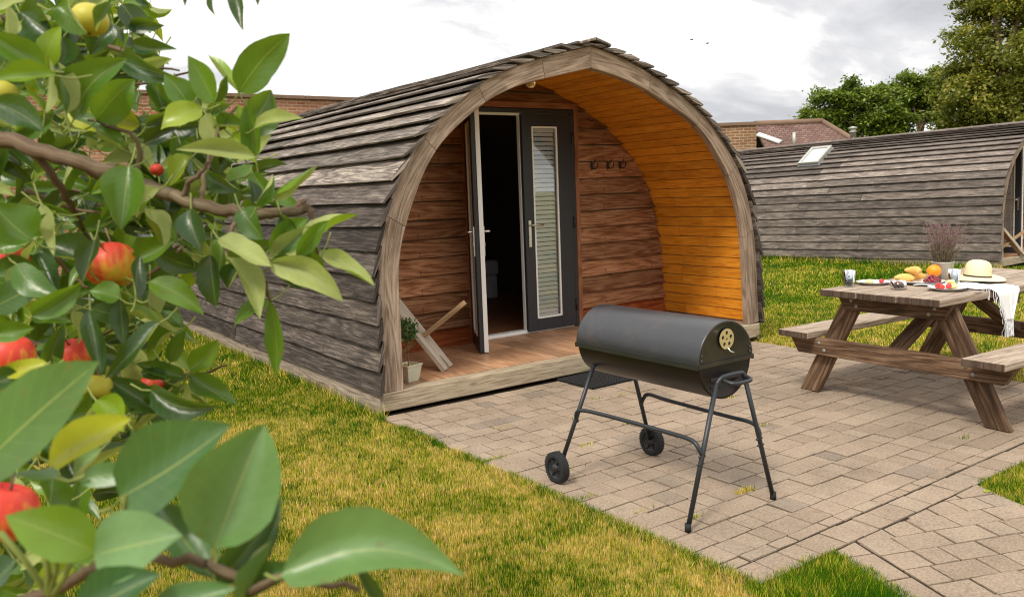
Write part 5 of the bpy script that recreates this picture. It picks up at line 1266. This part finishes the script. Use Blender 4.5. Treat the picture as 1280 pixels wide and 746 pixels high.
LEAVES = [
 # along the main branch, in focus
 (299,116,362,42,47,.98,.96,12,.62,.2,.1), (268,128,236,70,36,.98,.97,-20,.5,.3,.1), (302,166,340,112,48,1.0,1.02,25,.42,.3,.1), (252,134,201,163,34,.97,.95,0,.92,.1,.1),
 (318,160,381,150,27,.97,.95,U_+30,.7,.5,.1), (320,197,220,188,24,.95,.95,U_-25,.8,.5,.05), (236,132,206,92,38,.99,.98,10,.55,.3,.1), (92,148,152,72,58,.93,.9,-15,.62,.35,.15),
 (120,150,168,100,50,.95,.95,30,.55,.3,.1), (160,208,150,286,58,.92,.9,8,.52,.15,.1), (187,262,200,312,40,.95,.94,U_+10,.6,.25,.15), (238,262,246,310,38,.95,.93,30,.25,.3,.2),
 (274,298,338,340,44,.93,.92,U_,.7,.15,.2), (283,322,326,398,37,.94,.93,U_+20,.7,.35,.15), (262,318,268,384,34,.97,.97,20,.15,.4,.1), (338,376,344,471,25,.95,.97,20,.5,.35,.1),
 (338,328,428,377,42,.93,.92,U_-8,.75,.2,.15), (403,314,468,358,28,.95,.95,U_+20,.8,.35,.1), (342,322,380,362,34,.95,.95,15,.4,.3,.15), (336,312,384,272,40,.95,.96,30,.5,.3,.1),
 (378,304,447,267,36,.95,.96,U_+15,.8,.3,.1), (370,320,412,275,24,.94,.93,30,.5,.5,.1), (334,246,395,202,25,.96,.95,U_+40,.75,.5,.08), (320,258,342,218,24,.95,.95,40,.55,.5,.1),
 (186,352,254,390,34,.95,.95,0,.6,.2,.15), (258,142,286,196,30,1.0,1.0,U_,.6,.3,.1), (240,196,210,232,30,.99,.98,25,.7,.3,.1), (258,215,300,238,30,.98,.98,40,.25,.3,.1),
 (300,262,330,300,36,.96,.95,20,.4,.3,.1), (220,300,160,330,30,.98,.98,0,.5,.3,.1), (200,236,168,272,30,.96,.96,U_,.5,.3,.1), (315,215,350,262,30,1.0,1.0,20,.35,.3,.1),
 (290,170,320,205,26,1.0,1.0,0,.85,.3,.1), (382,318,400,350,26,.96,.95,20,.4,.35,.1), (300,330,285,362,30,.97,.97,20,.3,.3,.1), (352,270,372,300,26,.97,.96,25,.3,.4,.1),
 # upper left
 (55,84,-14,40,44,.85,.83,0,.45,.25,.1), (70,94,-12,102,34,.8,.78,10,.72,.2,.1), (-6,128,62,170,40,.84,.82,20,.22,.3,.15), (82,142,70,78,30,.9,.9,U_+30,.3,.3,.1), (56,142,66,74,20,.9,.9,U_-30,.85,.4,.1),
 (14,46,8,4,24,.9,.9,U_,.95,.2,.1), (-10,14,32,2,26,.85,.85,U_,.5,.2,.1), (24,16,78,54,56,1.0,1.0,10,.1,.3,.1), (60,44,92,22,44,1.02,1.02,20,.12,.3,.1), (78,46,70,84,44,1.0,1.0,0,.18,.3,.1),
 (128,8,131,58,24,1.08,1.08,30,.15,.3,.1), (166,56,218,60,24,1.1,1.08,10,.3,.3,.1), (162,36,207,32,20,1.1,1.1,20,.22,.3,.1), (152,6,178,46,32,1.1,1.1,0,.2,.3,.1), (150,76,222,96,36,1.05,1.02,10,.3,.3,.15), (166,84,216,72,20,1.06,1.05,U_+20,.5,.3,.1),
 (100,30,124,48,30,.98,.98,0,.6,.3,.1), (290,-14,302,36,20,1.15,1.12,20,.25,.3,.1), (263,-8,270,21,11,1.15,1.15,30,.2,.3,.1), (168,-12,187,7,14,1.15,1.15,0,.2,.3,.1), (220,-14,231,8,12,1.15,1.15,0,.2,.3,.1), (318,-12,322,8,10,1.15,1.15,0,.2,.3,.1),
 (130,100,200,96,34,1.08,1.08,0,.25,.3,.1), (196,66,160,110,34,1.1,1.1,20,.3,.3,.1), (140,30,112,70,40,1.06,1.06,0,.1,.3,.1), (60,64,120,90,46,1.04,1.04,0,.12,.3,.1),
 # middle left
 (40,300,-10,255,60,.85,.83,0,.5,.2,.1), (52,255,72,320,26,.9,.9,U_,.4,.2,.1), (70,266,40,272,20,.92,.9,U_+20,.8,.2,.1), (110,330,55,300,46,.95,.95,10,.3,.25,.1), (20,330,80,372,36,.9,.88,0,.45,.3,.1), (40,395,102,352,34,.85,.85,20,.55,.35,.12),
 (-10,385,60,352,40,.9,.9,0,.35,.3,.1), (170,375,176,318,22,.88,.9,30,.12,.2,.05), (180,380,222,414,14,1.0,1.0,U_,.95,.2,.1), (200,402,128,472,28,.92,.9,20,.15,.4,.1), (150,372,156,432,26,.95,.95,30,.12,.3,.1), (112,386,124,470,28,.9,.88,20,.2,.3,.1),
 (238,462,273,424,30,1.05,1.05,0,.48,.3,.12), (238,468,297,506,34,1.05,1.05,10,.35,.3,.15), (232,472,170,454,26,1.05,1.04,0,.4,.3,.1), (200,516,130,470,38,1.02,1.0,0,.25,.3,.1), (212,452,232,412,24,1.06,1.06,20,.45,.35,.1), (60,455,-6,462,24,.8,.8,0,.9,.3,.1),
 (120,500,155,540,36,.8,.8,0,.85,.2,.1), (20,480,-8,540,40,.8,.8,U_,.85,.2,.1), (92,388,100,430,24,.95,.95,U_,.9,.2,.1), (40,440,80,490,40,1.0,1.0,10,.15,.3,.1), (150,330,118,392,36,1.0,1.0,0,.3,.3,.1), (228,410,180,440,26,1.05,1.05,20,.4,.3,.1),
 (262,560,240,620,30,1.0,1.0,30,.15,.3,.1), (232,566,262,574,22,1.0,1.0,0,.4,.2,.1), (250,520,232,482,20,1.05,1.05,U_,.9,.3,.1),
 # close, blurred
 (-30,590,117,450,112,.56,.55,8,.58,.12,.08), (62,586,160,520,54,.60,.60,0,.97,.1,.1), (150,622,284,529,98,.54,.52,22,.45,.2,.08), (269,684,329,530,106,.50,.51,14,.5,.14,.08), (352,718,580,712,80,.47,.47,18,.52,.12,.22,.02,14,(.6,1.15),.12),
 (118,694,224,668,86,.48,.47,30,.52,.1,.12), (122,690,8,642,66,.50,.48,-20,.6,.35,.2), (72,598,10,592,40,.55,.55,30,.45,.2,.1), (266,722,192,622,62,.52,.54,0,.28,.3,.12), (272,728,352,622,52,.52,.54,35,.15,.35,.1), (300,756,346,676,46,.50,.50,U_,.4,.3,.1),
 (96,772,198,716,62,.46,.46,15,.2,.2,.1), (186,774,292,732,44,.47,.47,10,.4,.25,.1), (448,704,486,766,17,.49,.5,40,.12,.3,.1), (300,742,372,706,40,.51,.5,20,.25,.3,.1), (100,600,190,592,30,.56,.56,30,.35,.2,.1), (40,560,-10,520,60,.62,.62,0,.75,.2,.1),
 (128,560,90,600,30,.66,.66,0,.5,.3,.1), (20,700,-20,740,40,.6,.6,0,.3,.3,.1), (70,10,108,40,36,.78,.78,10,.6,.3,.1), (138,4,118,40,22,.78,.78,20,.15,.3,.1),
 (48,296,-14,312,36,.93,.92,10,.4,.3,.1), (-10,346,62,340,36,.93,.92,-10,.3,.3,.1), (58,478,80,404,26,.95,.95,10,.3,.3,.1), (-6,418,44,410,30,.8,.8,10,.35,.3,.1), (26,470,-16,482,32,.8,.8,0,.4,.3,.1), (118,300,104,352,34,.93,.92,15,.25,.3,.1), (150,372,112,362,34,.93,.92,10,.45,.3,.1), (205,476,176,462,22,1.04,1.04,10,.3,.3,.1), (206,492,176,494,20,1.04,1.04,10,.35,.3,.1),
]
for q in LEAVES:
    lf(*q)
    if q[5] > .8 and q[1] > -5:          # a leaf rarely grows alone: a smaller neighbour from the same spur
        a = math.atan2(q[3]-q[1], q[2]-q[0]) + random.choice((-1, 1))*random.uniform(.6, 1.5); L_ = math.hypot(q[2]-q[0], q[3]-q[1])*random.uniform(.5, .8); dd = q[5] + random.uniform(.02, .07)
        lf(q[0], q[1], q[0]+math.cos(a)*L_, q[1]+math.sin(a)*L_, L_*random.uniform(.4, .55), dd, dd + random.uniform(-.03, .03), random.choice((10, 30, -30, 50, 170)), random.uniform(.15, .8), .3, .12, .04, 9)
# stalks that meet at the near spray
for p, q in (((0,665),(58,738)), ((55,690),(60,740)), ((72,682),(62,742)), ((92,696),(66,742)), ((140,640),(128,664)), ((156,618),(150,650)), ((268,684),(262,704)), ((356,718),(330,730)), ((452,704),(452,680))):
    STK.tube([W2L(at(*p, .5)), W2L(at((p[0]+q[0])/2+3, (p[1]+q[1])/2, .5)), W2L(at(*q, .52))], [.0022, .0018, .0022], 7, .5, caps=False)
# the leafy depth behind
POLY = [(-60,-60),(170,-60),(190,20),(212,45),(205,100),(180,118),(190,150),(240,165),(300,190),(300,235),(285,290),(300,340),(235,372),(215,405),(222,450),(205,500),(170,545),(110,590),(60,610),(-60,640)]
def inside(x, y, P):
    c = False
    for i in range(len(P)):
        (x1, y1), (x2, y2) = P[i], P[(i+1) % len(P)]
        if (y1 > y) != (y2 > y) and x < (x2-x1)*(y-y1)/(y2-y1)+x1: c = not c
    return c
cnt = 0
while cnt < 1050:
    x, y = random.uniform(-60, 305), random.uniform(-60, 640)
    if not inside(x, y, POLY): continue
    # holes the brick wall shows through
    if (26 < x < 66 and 98 < y < 152 and random.random() < .9) or (180 < x < 235 and 104 < y < 152 and random.random() < .93): continue
    if y > 520 and random.random() < .5: continue
    d = random.uniform(1.08, 1.9); L_ = random.uniform(.045, .075)/d*FPX; a = random.uniform(0, 2*PI)
    tx, ty = x + math.cos(a)*L_, y + math.sin(a)*L_*.8 + L_*.25
    if not inside(tx, ty, POLY) and random.random() < .9: continue
    lf(x, y, tx, ty, L_*random.uniform(.42, .6), d, d + random.uniform(-.03, .03), random.choice((0, 15, -20, 35, 50, -45, 180)) + random.gauss(0, 14), min(1, max(0, random.gauss(.40, .27))), random.uniform(.15, .45), random.uniform(.05, .2), .05, 7)
    cnt += 1
for _ in range(120):         # the low, nearer growth at the left edge
    x, y = random.uniform(-50, 215), random.uniform(470, 760)
    if x > 120 and y > 590: continue
    if x > 250 - (y-470)*.5: continue
    d = random.uniform(.78, 1.25); L_ = random.uniform(.045, .075)/d*FPX; a = random.uniform(0, 2*PI)
    lf(x, y, x+math.cos(a)*L_, y+math.sin(a)*L_*.8+L_*.2, L_*random.uniform(.42, .58), d, d + random.uniform(-.03, .03), random.choice((0, 20, -30, 45, 180)), min(1, max(0, random.gauss(.32, .25))), .35, .12, .05, 7)
for _ in range(80):
    x, y = random.uniform(150, 320), random.uniform(112, 250)
    if x > 250 + (y-112)*.5: continue
    d = random.uniform(1.0, 1.3); L_ = random.uniform(.045, .07)/d*FPX; a = random.uniform(-.8, 2.2)
    lf(x, y, x+math.cos(a)*L_, y+math.sin(a)*L_*.8, L_*random.uniform(.42, .55), d, d, random.choice((0, 25, -30, 45, 180)), min(1, max(0, random.gauss(.4, .25))), .35, .12, .05, 8)
# more of the same tree out of frame, so that it is whole from a step aside
for _ in range(420):
    x, y = random.uniform(-900, -40), random.uniform(-500, 560); d = random.uniform(1.0, 2.2)
    L_ = random.uniform(.05, .085)/d*FPX; a = random.uniform(0, 2*PI); lf(x, y, x+math.cos(a)*L_, y+math.sin(a)*L_*.8+L_*.25, L_*.5, d, d, random.gauss(0, 40), min(1, max(0, random.gauss(.4, .2))), .3, .12, .04, 6, stalk=False)
o_ = len(FW_.v); FW_.v += STK.v
for f_, u_, r_, s_ in zip(STK.f, STK.uv, STK.r, STK.sm): FW_.face(tuple(i+o_ for i in f_), u_, r_, 1, s_)
FW_.build('crown', [M['leaf'], M['stalk'], M['leafsheen']], at_root)
for _ in range(26):
    x, y = random.uniform(-30, 250), random.uniform(60, 520)
    if inside(x, y, POLY):
        d = random.uniform(1.05, 1.5); a = random.uniform(-.6, 1.2); L_ = random.uniform(60, 130)
        branch([at(x, y, d), at(x+math.cos(a)*L_*.5, y+math.sin(a)*L_*.5+6, d+.03), at(x+math.cos(a)*L_, y+math.sin(a)*L_, d+.02)], .0032, .0016, 4)
# apples hang from the tree: each is a thing of its own
APPLES = [(140,330,.98,.031,.80,'large red and yellow apple hanging in the middle of the near foliage'), (196,212,1.02,.0082,1.0,'tiny bright red apple beside the main branch'), (8,326,1.0,.026,1.0,'pink-red apple mostly hidden by leaves at the left edge, level with the large one'),
  (14,442,.86,.024,.98,'red apple with a leaf across it at the left edge below the first'), (92,442,1.0,.021,1.0,'half hidden pink-red apple between two upright leaves'), (190,481,1.1,.016,1.0,'small bright red apple low beside the lawn'),
  (6,638,.62,.025,1.0,'close blurred bright red apple low at the left edge'), (112,24,.82,.018,.22,'blurred orange apple high at the top of the foliage'), (4,116,1.1,.02,.05,'yellow-orange apple peeping out high at the left edge'), (122,482,1.0,.018,.3,'orange-brown apple peeping out behind the large near leaf')]
for px, py, d, r_, red, lb in APPLES:
    c = at(px, py, d); t_ = thing('apple', lb, 'apple', c, random.uniform(0, 6), 'apples on the tree'); t_.rotation_euler = (random.uniform(-.4,.4), random.uniform(-.4,.4), random.uniform(0,6))
    b = MB(); prof = []
    for k in range(17):
        a = PI*k/16; q = math.sin(a)*(1+.10*math.cos(a)); z = -math.cos(a)*.90
        z += -.34*math.exp(-(a-PI)**2/.16) + .20*math.exp(-a**2/.10)
        prof.append((r_*q, r_*z))
    b.lathe(prof, n=28, r=red); b.build('fruit', M['apple'], t_)
    b = MB(); b.tube([(0,0,r_*.55), (r_*.05,0,r_*.95), (r_*.2,0,r_*1.45)], [.0012,.001,.0014], 6); b.build('apple_stalk', M['bark'], t_)
    b = MB()
    for k in range(5): add_leaf(b, (0,0,-r_*.76), (math.cos(k*1.26)*r_*.14, math.sin(k*1.26)*r_*.14, -r_*.90), r_*.1, (0,0,-1), .1, .1, 0, .2, 4)
    b.build('calyx', M['bark'], t_)
# a few fallen leaves on the paving
for i, (x, y, lb) in enumerate(((1.39, -3.06, 'yellow-green fallen leaf on the path near the right grass clump'), )):
    b = MB(); add_leaf(b, (0,0,0), (.04,.02,.004), .028, (0,0,1), .15, .2, .1, .95, 8); o = b.build('fallen_leaf', M['leaf'], None, (x, y, .004)); tag(o, lb, 'leaf')
